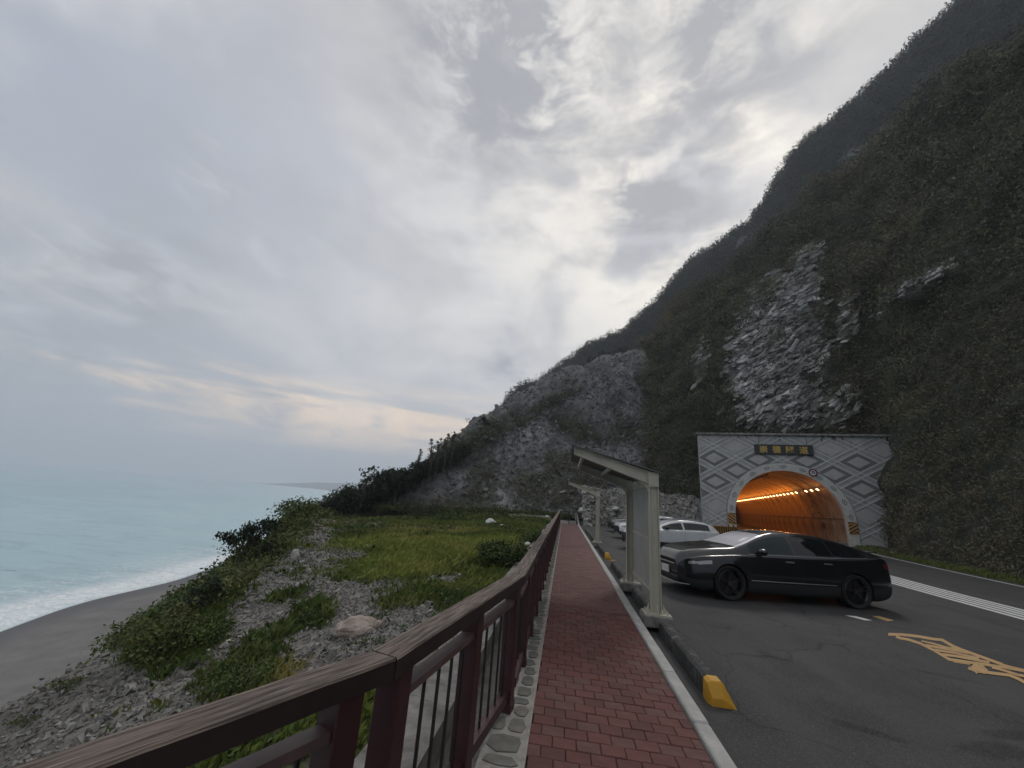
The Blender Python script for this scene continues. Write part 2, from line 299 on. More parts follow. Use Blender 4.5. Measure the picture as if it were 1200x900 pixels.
# ---------------------------------------------------------------- helpers
def tag(o, label=None, cat=None, group=None, kind=None):
    if label: o['label'] = label
    if cat: o['category'] = cat
    if group: o['group'] = group
    if kind: o['kind'] = kind
    return o
def link(name, me, parent=None):
    o = bpy.data.objects.new(name, me); COL.objects.link(o)
    if parent is not None: o.parent = parent
    return o
def empty(name, loc=(0, 0, 0), rz=0.0):
    o = bpy.data.objects.new(name, None); COL.objects.link(o); o.location = tuple(loc); o.rotation_euler = (0, 0, rz)
    o.empty_display_size = .2
    return o
def np_mesh(name, V, F, mats, midx=None, attrs=None, smooth=False):
    """V (n,3); F (m,k) array of equal-sized faces"""
    V = np.ascontiguousarray(V, dtype=np.float32); F = np.ascontiguousarray(F, dtype=np.int32)
    me = bpy.data.meshes.new(name)
    me.vertices.add(len(V)); me.vertices.foreach_set('co', V.ravel())
    k = F.shape[1]
    me.loops.add(F.size); me.loops.foreach_set('vertex_index', F.ravel())
    me.polygons.add(len(F)); me.polygons.foreach_set('loop_start', np.arange(0, F.size, k, dtype=np.int32))
    me.polygons.foreach_set('loop_total', np.full(len(F), k, dtype=np.int32))
    for m in (mats if isinstance(mats, (list, tuple)) else [mats]): me.materials.append(m)
    if midx is not None: me.polygons.foreach_set('material_index', np.asarray(midx, dtype=np.int32))
    me.polygons.foreach_set('use_smooth', np.full(len(F), bool(smooth)))
    for a, v in (attrs or {}).items():
        at = me.attributes.new(a, 'FLOAT', 'POINT'); at.data.foreach_set('value', np.asarray(v, dtype=np.float32))
    me.update(calc_edges=True)
    return me

class MB:
    def __init__(s): s.v = []; s.f = []; s.m = []; s.uv = None
    def add(s, vs, fs, mi=0):
        b = len(s.v); s.v += [tuple(v) for v in vs]; s.f += [tuple(b + i for i in f) for f in fs]; s.m += [mi] * len(fs); return s
    def box(s, c, d, rz=0.0, mi=0, taper=1.0):
        x, y, z = (q / 2 for q in d); cs, sn = math.cos(rz), math.sin(rz); vs = []
        for sz in (-1, 1):
            k = taper if sz > 0 else 1.0
            for sx, sy in ((-1, -1), (1, -1), (1, 1), (-1, 1)):
                a, b = sx * x * k, sy * y * k; vs.append((c[0] + a * cs - b * sn, c[1] + a * sn + b * cs, c[2] + sz * z))
        return s.add(vs, [(3, 2, 1, 0), (4, 5, 6, 7), (0, 1, 5, 4), (1, 2, 6, 5), (2, 3, 7, 6), (3, 0, 4, 7)], mi)
    def beam(s, p, q, w, h, mi=0, up=(0, 0, 1)):
        p, q = Vector(p), Vector(q); d = (q - p).normalized(); side = d.cross(Vector(up)).normalized(); u = side.cross(d).normalized(); vs = []
        for c in (p, q):
            for a, b in ((-1, -1), (1, -1), (1, 1), (-1, 1)): vs.append(c + side * (a * w / 2) + u * (b * h / 2))
        return s.add(vs, [(3, 2, 1, 0), (4, 5, 6, 7), (0, 1, 5, 4), (1, 2, 6, 5), (2, 3, 7, 6), (3, 0, 4, 7)], mi)
    def tube(s, pts, r, n=8, mi=0, caps=True):
        pts = [Vector(p) for p in pts]; rs = r if isinstance(r, (list, tuple)) else [r] * len(pts); vs = []; fs = []
        for i, p in enumerate(pts):
            d = (pts[min(i + 1, len(pts) - 1)] - pts[max(i - 1, 0)]).normalized()
            a = d.cross(Vector((0, 0, 1)) if abs(d.z) < .9 else Vector((1, 0, 0))).normalized(); b = d.cross(a)
            for k in range(n):
                t = 2 * math.pi * k / n; vs.append(p + (a * math.cos(t) + b * math.sin(t)) * rs[i])
        for i in range(len(pts) - 1):
            for k in range(n):
                k2 = (k + 1) % n; fs.append((i * n + k, i * n + k2, (i + 1) * n + k2, (i + 1) * n + k))
        if caps: fs.append(tuple(range(n))); fs.append(tuple((len(pts) - 1) * n + k for k in reversed(range(n))))
        return s.add(vs, fs, mi)
    def prism(s, poly, z0, z1, mi=0):
        n = len(poly); vs = [(x, y, z0) for x, y in poly] + [(x, y, z1) for x, y in poly]
        return s.add(vs, [tuple(reversed(range(n))), tuple(range(n, 2 * n))] + [(i, (i + 1) % n, (i + 1) % n + n, i + n) for i in range(n)], mi)
    def lathe(s, prof, n=32, mi=0, axis='z', close=True):
        vs = []; m = len(prof)
        for k in range(n):
            t = 2 * math.pi * k / n
            for r, h in prof:
                vs.append((r * math.cos(t), r * math.sin(t), h) if axis == 'z' else (r * math.cos(t), h, r * math.sin(t)))
        fs = []
        for k in range(n):
            k2 = (k + 1) % n
            for i in range(m if close else m - 1):
                j = (i + 1) % m; fs.append((k * m + i, k * m + j, k2 * m + j, k2 * m + i))
        return s.add(vs, fs, mi)
    def mesh(s, name, mats, smooth=False, bevel=0.0):
        me = bpy.data.meshes.new(name); me.from_pydata(s.v, [], s.f)
        for m in (mats if isinstance(mats, (list, tuple)) else [mats]): me.materials.append(m)
        me.polygons.foreach_set('material_index', s.m)
        me.polygons.foreach_set('use_smooth', [smooth] * len(s.f)); me.update()
        import bmesh
        bm = bmesh.new(); bm.from_mesh(me); bmesh.ops.recalc_face_normals(bm, faces=bm.faces)
        if bevel > 0: bmesh.ops.bevel(bm, geom=[e for e in bm.edges], offset=bevel, segments=1, affect='EDGES', profile=.5)
        bm.to_mesh(me); bm.free()
        return me
    def build(s, name, mats, parent=None, smooth=False, bevel=0.0, loc=None):
        o = link(name, s.mesh(name, mats, smooth, bevel), parent)
        if loc is not None: o.location = tuple(loc)
        return o

# value noise, vectorised
def _hash(i, j, k, seed):
    h = (i.astype(np.int64) * 374761393 + j.astype(np.int64) * 668265263 + k.astype(np.int64) * 2147483647 + seed * 1274126177) & 0xffffffff
    h = ((h ^ (h >> 13)) * 1274126177) & 0xffffffff
    h = ((h ^ (h >> 15)) * 2246822519) & 0xffffffff
    return ((h ^ (h >> 16)) & 0xffffff) / float(0xffffff)
def vnoise(P, seed=0):
    P = np.asarray(P, float); F0 = np.floor(P); f = P - F0; f = f * f * (3 - 2 * f); I = F0.astype(np.int64); r = 0
    for a in (0, 1):
        for b in (0, 1):
            for c in (0, 1):
                w = (f[:, 0] if a else 1 - f[:, 0]) * (f[:, 1] if b else 1 - f[:, 1]) * (f[:, 2] if c else 1 - f[:, 2])
                r = r + w * _hash(I[:, 0] + a, I[:, 1] + b, I[:, 2] + c, seed)
    return r * 2 - 1
def fbm(P, scale, octv=5, seed=0, gain=.5, ridged=False, rot=True):
    P = np.asarray(P, float) * scale; s = 0; a = 1.0; t = 0
    for o in range(octv):
        n = vnoise(P, seed + o)
        s = s + a * ((1 - 2 * np.abs(n)) if ridged else n); t += a; a *= gain
        P = P[:, [1, 2, 0]] * 2.03 + 17.7 if rot else P * 2.03 + 17.7
    return s / t
def sstep(x, a, b):
    t = np.clip((x - a) / (b - a), 0, 1); return t * t * (3 - 2 * t)
def catmull(C, u):
    """C (n,...) control rows, u in 0..n-1"""
    n = len(C); i = np.clip(np.floor(u).astype(int), 0, n - 2); t = u - i; t = t.reshape((-1,) + (1,) * (C.ndim - 1))
    g = lambda k: C[np.clip(k, 0, n - 1)]
    p0, p1, p2, p3 = g(i - 1), g(i), g(i + 1), g(i + 2)
    p0 = np.where((i - 1 < 0).reshape(t.shape), 2 * p1 - p2, p0); p3 = np.where((i + 2 > n - 1).reshape(t.shape), 2 * p2 - p1, p3)
    return .5 * ((2 * p1) + (p2 - p0) * t + (2 * p0 - 5 * p1 + 4 * p2 - p3) * t * t + (3 * p1 - p0 - 3 * p2 + p3) * t ** 3)
def loft(ctrl, nr, nc):
    """ctrl[row][col] -> (nr,nc,3)"""
    C = np.array(ctrl, float); A = catmull(C, np.linspace(0, len(C) - 1, nr)); B = catmull(np.swapaxes(A, 0, 1), np.linspace(0, C.shape[1] - 1, nc))
    return np.swapaxes(B, 0, 1)
def grid_faces(nr, nc):
    i = np.arange(nr - 1)[:, None] * nc + np.arange(nc - 1)[None, :]
    return np.stack([i, i + 1, i + nc + 1, i + nc], -1).reshape(-1, 4)
def grid_normals(G):
    du = np.gradient(G, axis=0); dv = np.gradient(G, axis=1); n = np.cross(dv, du); n /= np.linalg.norm(n, axis=2, keepdims=True) + 1e-9
    return n
def blobs(P, L, soft=.5, seed=3, ns=.02, na=.35):
    """0..1 mask of patches that sit at landmarks of the photograph (px,py,rx,ry[,turn])"""
    q = pix(P); m = np.zeros(len(q)); w = fbm(np.asarray(P), .5, 4, seed) * na
    for b in L:
        a = b[4] if len(b) > 4 else 0.0
        dx, dy = q[:, 0] - b[0], q[:, 1] - b[1]; x = (dx * math.cos(a) + dy * math.sin(a)) / b[2]; y = (-dx * math.sin(a) + dy * math.cos(a)) / b[3]
        m = np.maximum(m, 1 - sstep(np.sqrt(x * x + y * y) + w, 1 - soft * .5, 1 + soft * .5))
    return m
def rand_rot(n, rng=RNG):
    q = rng.normal(size=(n, 4)); q /= np.linalg.norm(q, axis=1, keepdims=True); w, x, y, z = q.T
    return np.stack([1 - 2 * (y * y + z * z), 2 * (x * y - z * w), 2 * (x * z + y * w), 2 * (x * y + z * w), 1 - 2 * (x * x + z * z), 2 * (y * z - x * w),
                     2 * (x * z - y * w), 2 * (y * z + x * w), 1 - 2 * (x * x + y * y)], 1).reshape(-1, 3, 3)
def leaf_cloud(name, C, R, K, leaf, material, tint=None, dry=None, parent=None, shell=.55, droop=0.0, tri=False):
    """K small leaf-shaped faces round each of the centres C (n,3) with radii R (n,3)"""
    C = np.asarray(C, float); n = len(C); R = np.broadcast_to(np.asarray(R, float).reshape(n if np.ndim(R) else 1, -1), (n, 3))
    leaf = np.broadcast_to(leaf, (n,))
    d = RNG.normal(size=(n, K, 3)); d /= np.linalg.norm(d, axis=2, keepdims=True)
    rad = shell + (1 - shell) * RNG.random((n, K, 1)); rad *= (.82 + .36 * RNG.random((n, K, 1)))
    P = (C[:, None] + d * rad * R[:, None]).reshape(-1, 3); T = n * K
    out = d.reshape(-1, 3); rr = RNG.normal(size=(T, 3)) + out * .3; rr[:, 2] -= droop; rr /= np.linalg.norm(rr, axis=1, keepdims=True)
    nn = RNG.normal(size=(T, 3)) * .8 + out; sd_ = np.cross(rr, nn); sd_ /= np.linalg.norm(sd_, axis=1, keepdims=True) + 1e-9
    L = (np.repeat(leaf, K) * (.6 + .8 * RNG.random(T)))[:, None]; W = L * (.38 + .25 * RNG.random((T, 1)))
    nv = 3 if tri else 4
    V = (np.stack([P - rr * L * .5 - sd_ * W * .35, P + sd_ * W * .75, P + rr * L * .55], 1) if tri else np.stack([P - rr * L * .5, P + sd_ * W * .5, P + rr * L * .5, P - sd_ * W * .5], 1)).reshape(-1, 3)
    F = np.arange(T * nv).reshape(-1, nv)
    t = np.zeros(n) + .5 if tint is None else np.asarray(tint); dr = np.zeros(n) if dry is None else np.asarray(dry)
    tt = np.clip(np.repeat(t, K) + RNG.normal(0, .16, T), 0, 1); dd = np.clip(np.repeat(dr, K) + RNG.normal(0, .08, T), 0, 1) * (np.repeat(dr, K) > 0)
    me = np_mesh(name, V, F, material, attrs={'tint': np.repeat(tt, nv), 'dry': np.repeat(dd, nv)})
    return link(name, me, parent)
CUBE = np.array([(-1, -1, -1), (1, -1, -1), (1, 1, -1), (-1, 1, -1), (-1, -1, 1), (1, -1, 1), (1, 1, 1), (-1, 1, 1)], float) * .5
CUBEF = np.array([(3, 2, 1, 0), (4, 5, 6, 7), (0, 1, 5, 4), (1, 2, 6, 5), (2, 3, 7, 6), (3, 0, 4, 7)])
def rocks(name, C, S, material, tint=None, dry=None, parent=None, flat=.55, upright=False):
    """angular stones: one jittered block each"""
    n = len(C); D = np.stack([1 + .5 * RNG.random(n), .6 + .4 * RNG.random(n), flat * (.5 + .8 * RNG.random(n))], 1)
    V = CUBE[None] * (1 + RNG.normal(0, .22, (n, 8, 3))); V[:, 4:, :2] *= (.55 + .35 * RNG.random((n, 1, 2)))
    V = V * (D * np.asarray(S)[:, None])[:, None]
    V = np.einsum('nij,nkj->nki', rand_rot(n), V) if not upright else V
    V = V + np.asarray(C)[:, None]
    F = (CUBEF[None] + np.arange(n)[:, None, None] * 8).reshape(-1, 4)
    t = RNG.random(n) ** 2 * .7 if tint is None else tint; d = RNG.random(n) * .7 if dry is None else dry
    return link(name, np_mesh(name, V.reshape(-1, 3), F, material, attrs={'tint': np.repeat(t, 8), 'dry': np.repeat(d, 8)}), parent)
def boulder(name, loc, size, material, label, cat='rock', seed=1, group=None, cuts=3, rough=.30, squash=(1, .8, .7)):
    import bmesh
    bm = bmesh.new(); bmesh.ops.create_icosphere(bm, subdivisions=cuts, radius=.5)
    V = np.array([v.co[:] for v in bm.verts]); n = fbm(V + seed * 9.1, 2.2, 4, seed, .55, True); n2 = fbm(V + seed, 1.1, 2, seed + 5)
    V = V * (1 + rough * n[:, None] + .35 * n2[:, None]) * np.array(squash) * size
    V[:, 2] = np.maximum(V[:, 2], -.22 * size)
    for v, c in zip(bm.verts, V): v.co = c
    me = bpy.data.meshes.new(name); bm.to_mesh(me); bm.free(); me.materials.append(material)
    at = me.attributes.new('tint', 'FLOAT', 'POINT'); at.data.foreach_set('value', np.clip(.5 + n, 0, 1).astype(np.float32))
    o = link(name, me); o.location = tuple(loc); o.rotation_euler = (0, 0, seed * 1.3); tag(o, label, cat, group); return o

# ================================================================ SETTING
# ---- sea
SEA = -28.0
SHORE = [gp(-400, 905, SEA)[:2], gp(-150, 800, SEA)[:2], gp(0, 741, SEA)[:2], gp(100, 706, SEA)[:2], gp(200, 682, SEA)[:2], gp(240, 669, SEA)[:2], (-119, 145), (-124, 180), (-133, 240), (-160, 340),
         (-240, 560), (-420, 880), (-760, 1330), (-1130, 1750), (-1600, 2300), (-2300, 3000), (-3000, 3650), (-3750, 4330)]
SHORE = np.array([tuple(map(float, p)) for p in SHORE])
def shore_dense(n):
    return catmull(SHORE, np.linspace(0, len(SHORE) - 1, n))
SD = shore_dense(900)
def seaward_normals(P):
    t = np.gradient(P, axis=0); t /= np.linalg.norm(t, axis=1, keepdims=True); return np.stack([-t[:, 1], t[:, 0]], 1)
SN = seaward_normals(SD)
def build_sea():
    # strips that follow the shore and widen outwards, then reach the horizon
    offs = [-6, -2, 0, 1.5, 3, 4.5, 6, 8, 10, 13, 17, 22, 28, 36, 48, 64, 90, 130, 190, 280, 420, 650, 1000, 1700, 3000, 6000]
    P = SD; N = SN.copy()
    for _ in range(60): N[1:-1] = (N[:-2] + N[1:-1] + N[2:]) / 3
    N /= np.linalg.norm(N, axis=1, keepdims=True)
    cen = np.array([P + N * o for o in offs]); nr, nc = cen.shape[:2]
    off = np.repeat(np.array(offs, float), nc)
    XY = cen.reshape(-1, 2); V = np.c_[XY, np.full(len(XY), SEA)]
    w = np.where((off > 1) & (off < 30), .22 * np.sin(off * .9 + 2 * fbm(V, .05, 3, 4)) * np.exp(-off / 16), 0); V[:, 2] += w
    me = np_mesh('sea_near_shore', V, grid_faces(nr, nc), M['sea'], attrs={'off': off}, smooth=True)
    o = tag(link('sea_water', me), kind='structure')
    bg = MB(); bg.add([(-14000, -9000, SEA - .35), (9000, -9000, SEA - .35), (9000, 14500, SEA - .35), (-14000, 14500, SEA - .35)], [(0, 1, 2, 3)])
    o2 = bg.build('sea_water', M['sea']); o2.data.attributes.new('off', 'FLOAT', 'POINT').data.foreach_set('value', [900.] * 4); tag(o2, kind='structure')
def sea_mat():
    m = bpy.data.materials.new('sea'); m.use_nodes = True; N, L = m.node_tree.nodes, m.node_tree.links; p = N['Principled BSDF']
    a = N.new('ShaderNodeAttribute'); a.attribute_name = 'off'; g = N.new('ShaderNodeNewGeometry')
    def noise(scale, det, st=(1, 1, 1), dist=0., rot=0.):
        mp = N.new('ShaderNodeMapping'); L.new(g.outputs['Position'], mp.inputs[0]); mp.inputs['Scale'].default_value = st; mp.inputs['Rotation'].default_value = (0, 0, rot)
        n = N.new('ShaderNodeTexNoise'); L.new(mp.outputs[0], n.inputs['Vector']); n.inputs['Scale'].default_value = scale; n.inputs['Detail'].default_value = det; n.inputs['Distortion'].default_value = dist; n.inputs['Roughness'].default_value = .6
        return n.outputs[0]
    def rng(v, a_, b_, c_=0., d_=1.):
        r = N.new('ShaderNodeMapRange'); r.interpolation_type = 'SMOOTHSTEP'; L.new(v, r.inputs[0])
        for i, q in enumerate((a_, b_, c_, d_)): r.inputs[i + 1].default_value = q
        return r.outputs[0]
    def mix(f, x, y):
        q = N.new('ShaderNodeMix'); q.data_type = 'RGBA'; L.new(f, q.inputs[0])
        for s, v in ((q.inputs[6], x), (q.inputs[7], y)):
            if isinstance(v, tuple): s.default_value = (*v, 1)
            else: L.new(v, s)
        return q.outputs[2]
    def mth(op, x, y):
        q = N.new('ShaderNodeMath'); q.operation = op; q.use_clamp = op == 'MULTIPLY'
        for s, v in ((q.inputs[0], x), (q.inputs[1], y)):
            if isinstance(v, (int, float)): s.default_value = v
            else: L.new(v, s)
        return q.outputs[0]
    c = mix(rng(a.outputs['Fac'], 2, 45), (.50, .62, .66), (.37, .55, .61))
    c = mix(rng(a.outputs['Fac'], 60, 320), c, (.29, .45, .52))
    c = mix(rng(noise(.012, 5, (1, 2.2, 1), 1., .5), .40, .66), c, (.40, .56, .60))
    c = mix(mth('MULTIPLY', rng(noise(.05, 6, (1, 3.5, 1), .6, .45), .48, .68), .5), c, (.20, .35, .41))
    # surf: lines of foam over the last metres
    s = mth('ADD', a.outputs['Fac'], mth('MULTIPLY', noise(.09, 5, dist=.5), 9.0))
    foam = mth('MULTIPLY', rng(s, .5, 2.5), mth('SUBTRACT', 1.0, rng(s, 8.5, 18)))
    lace = rng(noise(.75, 8, (1.0, 1.0, 1), 1.3), .40, .60)
    c = mix(mth('MULTIPLY', foam, mth('ADD', mth('MULTIPLY', lace, .62), .38)), c, (.92, .94, .95))
    outer = mth('MULTIPLY', rng(s, 14, 17), mth('SUBTRACT', 1.0, rng(s, 20, 34)))
    c = mix(mth('MULTIPLY', outer, mth('MULTIPLY', rng(noise(.5, 8, (1., 1., 1), 1.5), .50, .62), .6)), c, (.80, .85, .87))
    L.new(c, p.inputs['Base Color']); p.inputs['Roughness'].default_value = .32; p.inputs['IOR'].default_value = 1.33; p.inputs['Specular IOR Level'].default_value = .5
    b = N.new('ShaderNodeBump'); b.inputs['Strength'].default_value = .55; b.inputs['Distance'].default_value = .8
    L.new(mth('ADD', noise(.16, 6, (1, 2.6, 1), .3, .45), mth('MULTIPLY', noise(.9, 5, (1, 2, 1), .2, .45), .2)), b.inputs['Height']); L.new(b.outputs[0], p.inputs['Normal'])
    return m
M['sea'] = sea_mat(); build_sea()
# ---- beach
def build_beach():
    offs = [9, 4, 1, 0, -1.5, -3, -5, -8, -12, -18, -26, -40, -60, -90]
    zz = [-.9, -.35, -.08, .02, .10, .2, .38, .7, 1.1, 1.6, 2.2, 3.2, 4.6, 7]
    P, N = SD[:620], SN[:620].copy()
    for _ in range(60): N[1:-1] = (N[:-2] + N[1:-1] + N[2:]) / 3
    N /= np.linalg.norm(N, axis=1, keepdims=True)
    cen = np.array([P + N * o for o in offs]); nr, nc = cen.shape[:2]; off = np.repeat(np.array(offs, float), nc)
    V = np.c_[cen.reshape(-1, 2), np.repeat(np.array(zz), nc) + SEA]; V[:, 2] += .12 * fbm(V, .12, 4, 9) * (off < 0)
    wet = sstep(off + 3.5 * fbm(V, .08, 4, 2), -9, -2)
    me = np_mesh('beach', V, grid_faces(nr, nc), M['sand'], attrs={'wet': wet}, smooth=True)
    tag(link('beach', me), kind='structure')
build_beach()
# ---- headland on the horizon
def build_headland():
    A = np.array([dp(280, 561.5, 3200)[:2], dp(292, 562, 3100)[:2], dp(310, 563, 3000)[:2], dp(330, 564, 2800)[:2], dp(350, 565.5, 2600)[:2], dp(372, 568, 2400)[:2], dp(400, 571, 2200)[:2], dp(440, 573, 2000)[:2]])
    hz = np.array([2, 28, 46, 50, 52, 56, 58, 58.])
    Pd = catmull(A, np.linspace(0, 7, 160)); h = catmull(hz[:, None], np.linspace(0, 7, 160))[:, 0]
    back = Pd + np.array([500., 900.]); rows = []
    for k, (t, g) in enumerate(((0, 0), (.12, .16), (.3, .72), (.5, 1), (.8, .9), (1, 0))):
        q = Pd * (1 - t) + back * t; z = SEA - .5 + (h + 5 * fbm(np.c_[q, q[:, :1] * 0], .012, 4, 5 + k)) * g; rows.append(np.c_[q, z])
    G = np.array(rows); me = np_mesh('headland', G.reshape(-1, 3), grid_faces(6, 160), M['ridge'], smooth=True); tag(link('hills', me), kind='structure')
build_headland()

# ---- near hillside left of the path: shelf, then the slope down to the beach
CREST = [gp(-260, 960, -2.0), gp(-100, 880, -1.7), gp(0, 838, -1.45), gp(60, 806, -1.35), gp(105, 782, -1.25), gp(140, 762, -1.15), gp(200, 742, -1.05), gp(262, 712, -.85), gp(300, 684, -.62), gp(330, 652, -.5), gp(352, 631, -.42),
         (-13.5, 20.0, -.55), (-17.0, 25.0, -.9), (-20.0, 31.0, -1.1), (-23.0, 38.0, -1.5), (-27.0, 48.0, -2.0)]
CREST = np.array([np.array(c, float) for c in CREST]); CREST = CREST[np.argsort(CREST[:, 1])]
CREST = np.vstack([[CREST[0, 0], -14, CREST[0, 2] - .2], CREST])
def crest_x(y): return np.interp(y, CREST[:, 1], CREST[:, 0])
def crest_z(y): return np.interp(y, CREST[:, 1], CREST[:, 2])
def hill_z(X, Y, detail=True):
    cx_, cz = crest_x(Y), crest_z(Y); zr = np.interp(Y, [-14, 0, 6, 15, 30, 60], [-.75, -.62, -.5, -.38, -.25, .1])
    xr = -1.3; t = np.clip((xr - X) / np.maximum(xr - cx_, .1), 0, 1); z = zr + (cz - zr) * sstep(t, .15, 1.0)
    P = np.stack([X, Y, X * 0], 1)
    z = z + .16 * fbm(P, .55, 3, 21) * sstep(-X, 1.3, 3.0)
    over = np.maximum(cx_ - X, 0); z = z - (.60 * over + .25 * np.maximum(over - 1.0, 0)) * 1.0 + np.where(over > 0, 1.3 * fbm(P, .12, 3, 8) * np.minimum(over / 10, 1), 0)
    if detail: z = z + .05 * fbm(P, 2.5, 4, 31, .6)
    z = np.where((X > -1.6), np.minimum(z, -.34), z)
    z = np.where(X > -.93, np.minimum(z, -.95), z)      # drain between the wall and the path
    return np.maximum(z, SEA - 1)
GRAVEL = [(330, 655, 60, 26, -.5), (395, 640, 70, 16, .05), (300, 720, 95, 40, -.5), (430, 700, 85, 26, -.2), (505, 676, 50, 9, 0), (380, 760, 70, 34, -.4), (90, 860, 170, 70, -.45), (230, 800, 120, 42, -.45), (470, 735, 60, 26, -.6), (300, 690, 40, 40, -.7),
          (225, 850, 90, 40, -.4), (410, 720, 110, 22, -.3)]
LUSH = [(320, 872, 130, 34, -.2), (400, 850, 60, 40), (520, 655, 110, 20, -.1), (470, 632, 90, 8, 0), (590, 640, 70, 30, -.3), (560, 690, 50, 14, -.6), (210, 745, 70, 36, -.6), (285, 790, 60, 28, -.5), (365, 722, 26, 18, -.2), (340, 700, 25, 6, -.3), (350, 830, 90, 20, -.5), (430, 850, 60, 50), (250, 690, 30, 30),
        (320, 745, 40, 10, -.3), (500, 700, 60, 8, -.2), (560, 610, 120, 10, 0), (640, 640, 40, 40)]
YELLOWG = [(520, 652, 100, 13, -.12), (470, 672, 60, 8, -.1), (490, 640, 90, 6, 0)]
BROWNG = [(500, 622, 60, 5, 0), (330, 790, 40, 15, -.4), (190, 730, 50, 12, -.6)]
def build_near_hill():
    ys = np.concatenate([np.linspace(-14, 0, 36)[:-1], np.linspace(0, 14, 190)[:-1], np.linspace(14, 64, 130)])
    us = np.concatenate([np.linspace(0, 1, 175)[:-1], 1 + (np.linspace(0, 1, 55) ** 1.6) * 1.0])
    Yg, Ug = np.meshgrid(ys, us, indexing='ij'); Y = Yg.ravel(); U = Ug.ravel(); cx_ = crest_x(Y)
    X = np.where(U <= 1, -.30 + (cx_ + .30) * U, cx_ - (U - 1) * 72)
    Z = hill_z(X, Y); P = np.c_[X, Y, Z]
    veg = np.clip(blobs(P, LUSH, .7) * .9 + sstep(fbm(P, .35, 4, 12), .12, .35) * .45 - blobs(P, GRAVEL, .5) * .45, 0, 1) * .8
    veg = np.where(X < cx_ - 1, np.maximum(veg, .8), veg)
    me = np_mesh('hillside', P, grid_faces(len(ys), len(us)), M['soil'], attrs={'veg': veg, 'brown': np.clip(fbm(P, .5, 4, 40) + .1, 0, 1) * .7}, smooth=True)
    tag(link('hillside_terrain', me), kind='structure')
build_near_hill()

# ---- base ground under road, hills and tunnel mouth
g = MB(); g.add([(-.95, -16, -.40), (60, -16, -.40), (60, 41.0, -.40), (30, 41.0, -.40), (17, 46.0, -.40), (17, 70, -.40), (-12, 70, -.40), (-.95, 37, -.40)], [(0, 1, 2, 3, 4, 5, 6, 7)])
tag(g.build('ground', M['soil']), kind='structure')

# ---- road
ROADZ = -.15
EDGE = np.array([(17.2, -10), (17.3, 5), (17.5, 14), (17.92, 19.5), (19.3, 25.1), (21.0, 31.1), (22.9, 36.3), (24.75, 40.85)])
def edge_x(y): return np.interp(y, EDGE[:, 1], EDGE[:, 0])
def build_road():
    ys = np.linspace(-14, 40.85, 180); n = 60; V = []
    for y in ys:
        xr = edge_x(y) + .7; V += [(x, y, ROADZ) for x in np.linspace(1.26, xr, n)]
    tag(link('road', np_mesh('road', np.array(V), grid_faces(len(ys), n), M['asphalt'])), kind='structure')
    m = MB(); a = np.array([.2356, .9718]); r = np.array([.9718, -.2356])
    q = [(1.26, 40.852), (24.75, 40.852), tuple(a * 45.9 + r * 14.95), tuple(a * 45.9 + r * 2.5), (9.5, 47.5), (1.26, 47.5)]
    m.add([(x, y, ROADZ) for x, y in q], [(0, 1, 2, 3, 4, 5)]); tag(m.build('road', M['asphalt']), kind='structure')
build_road()
def strip(m, pts, w, z, mi=0):
    pts = np.array(pts, float); t = np.gradient(pts, axis=0); t /= np.linalg.norm(t, axis=1, keepdims=True); nn = np.stack([-t[:, 1], t[:, 0]], 1) * w / 2
    V = [(*p, z) for p in pts + nn] + [(*p, z) for p in pts - nn]; n = len(pts)
    m.add(V, [(i, i + n, i + n + 1, i + 1) for i in range(n - 1)], mi)
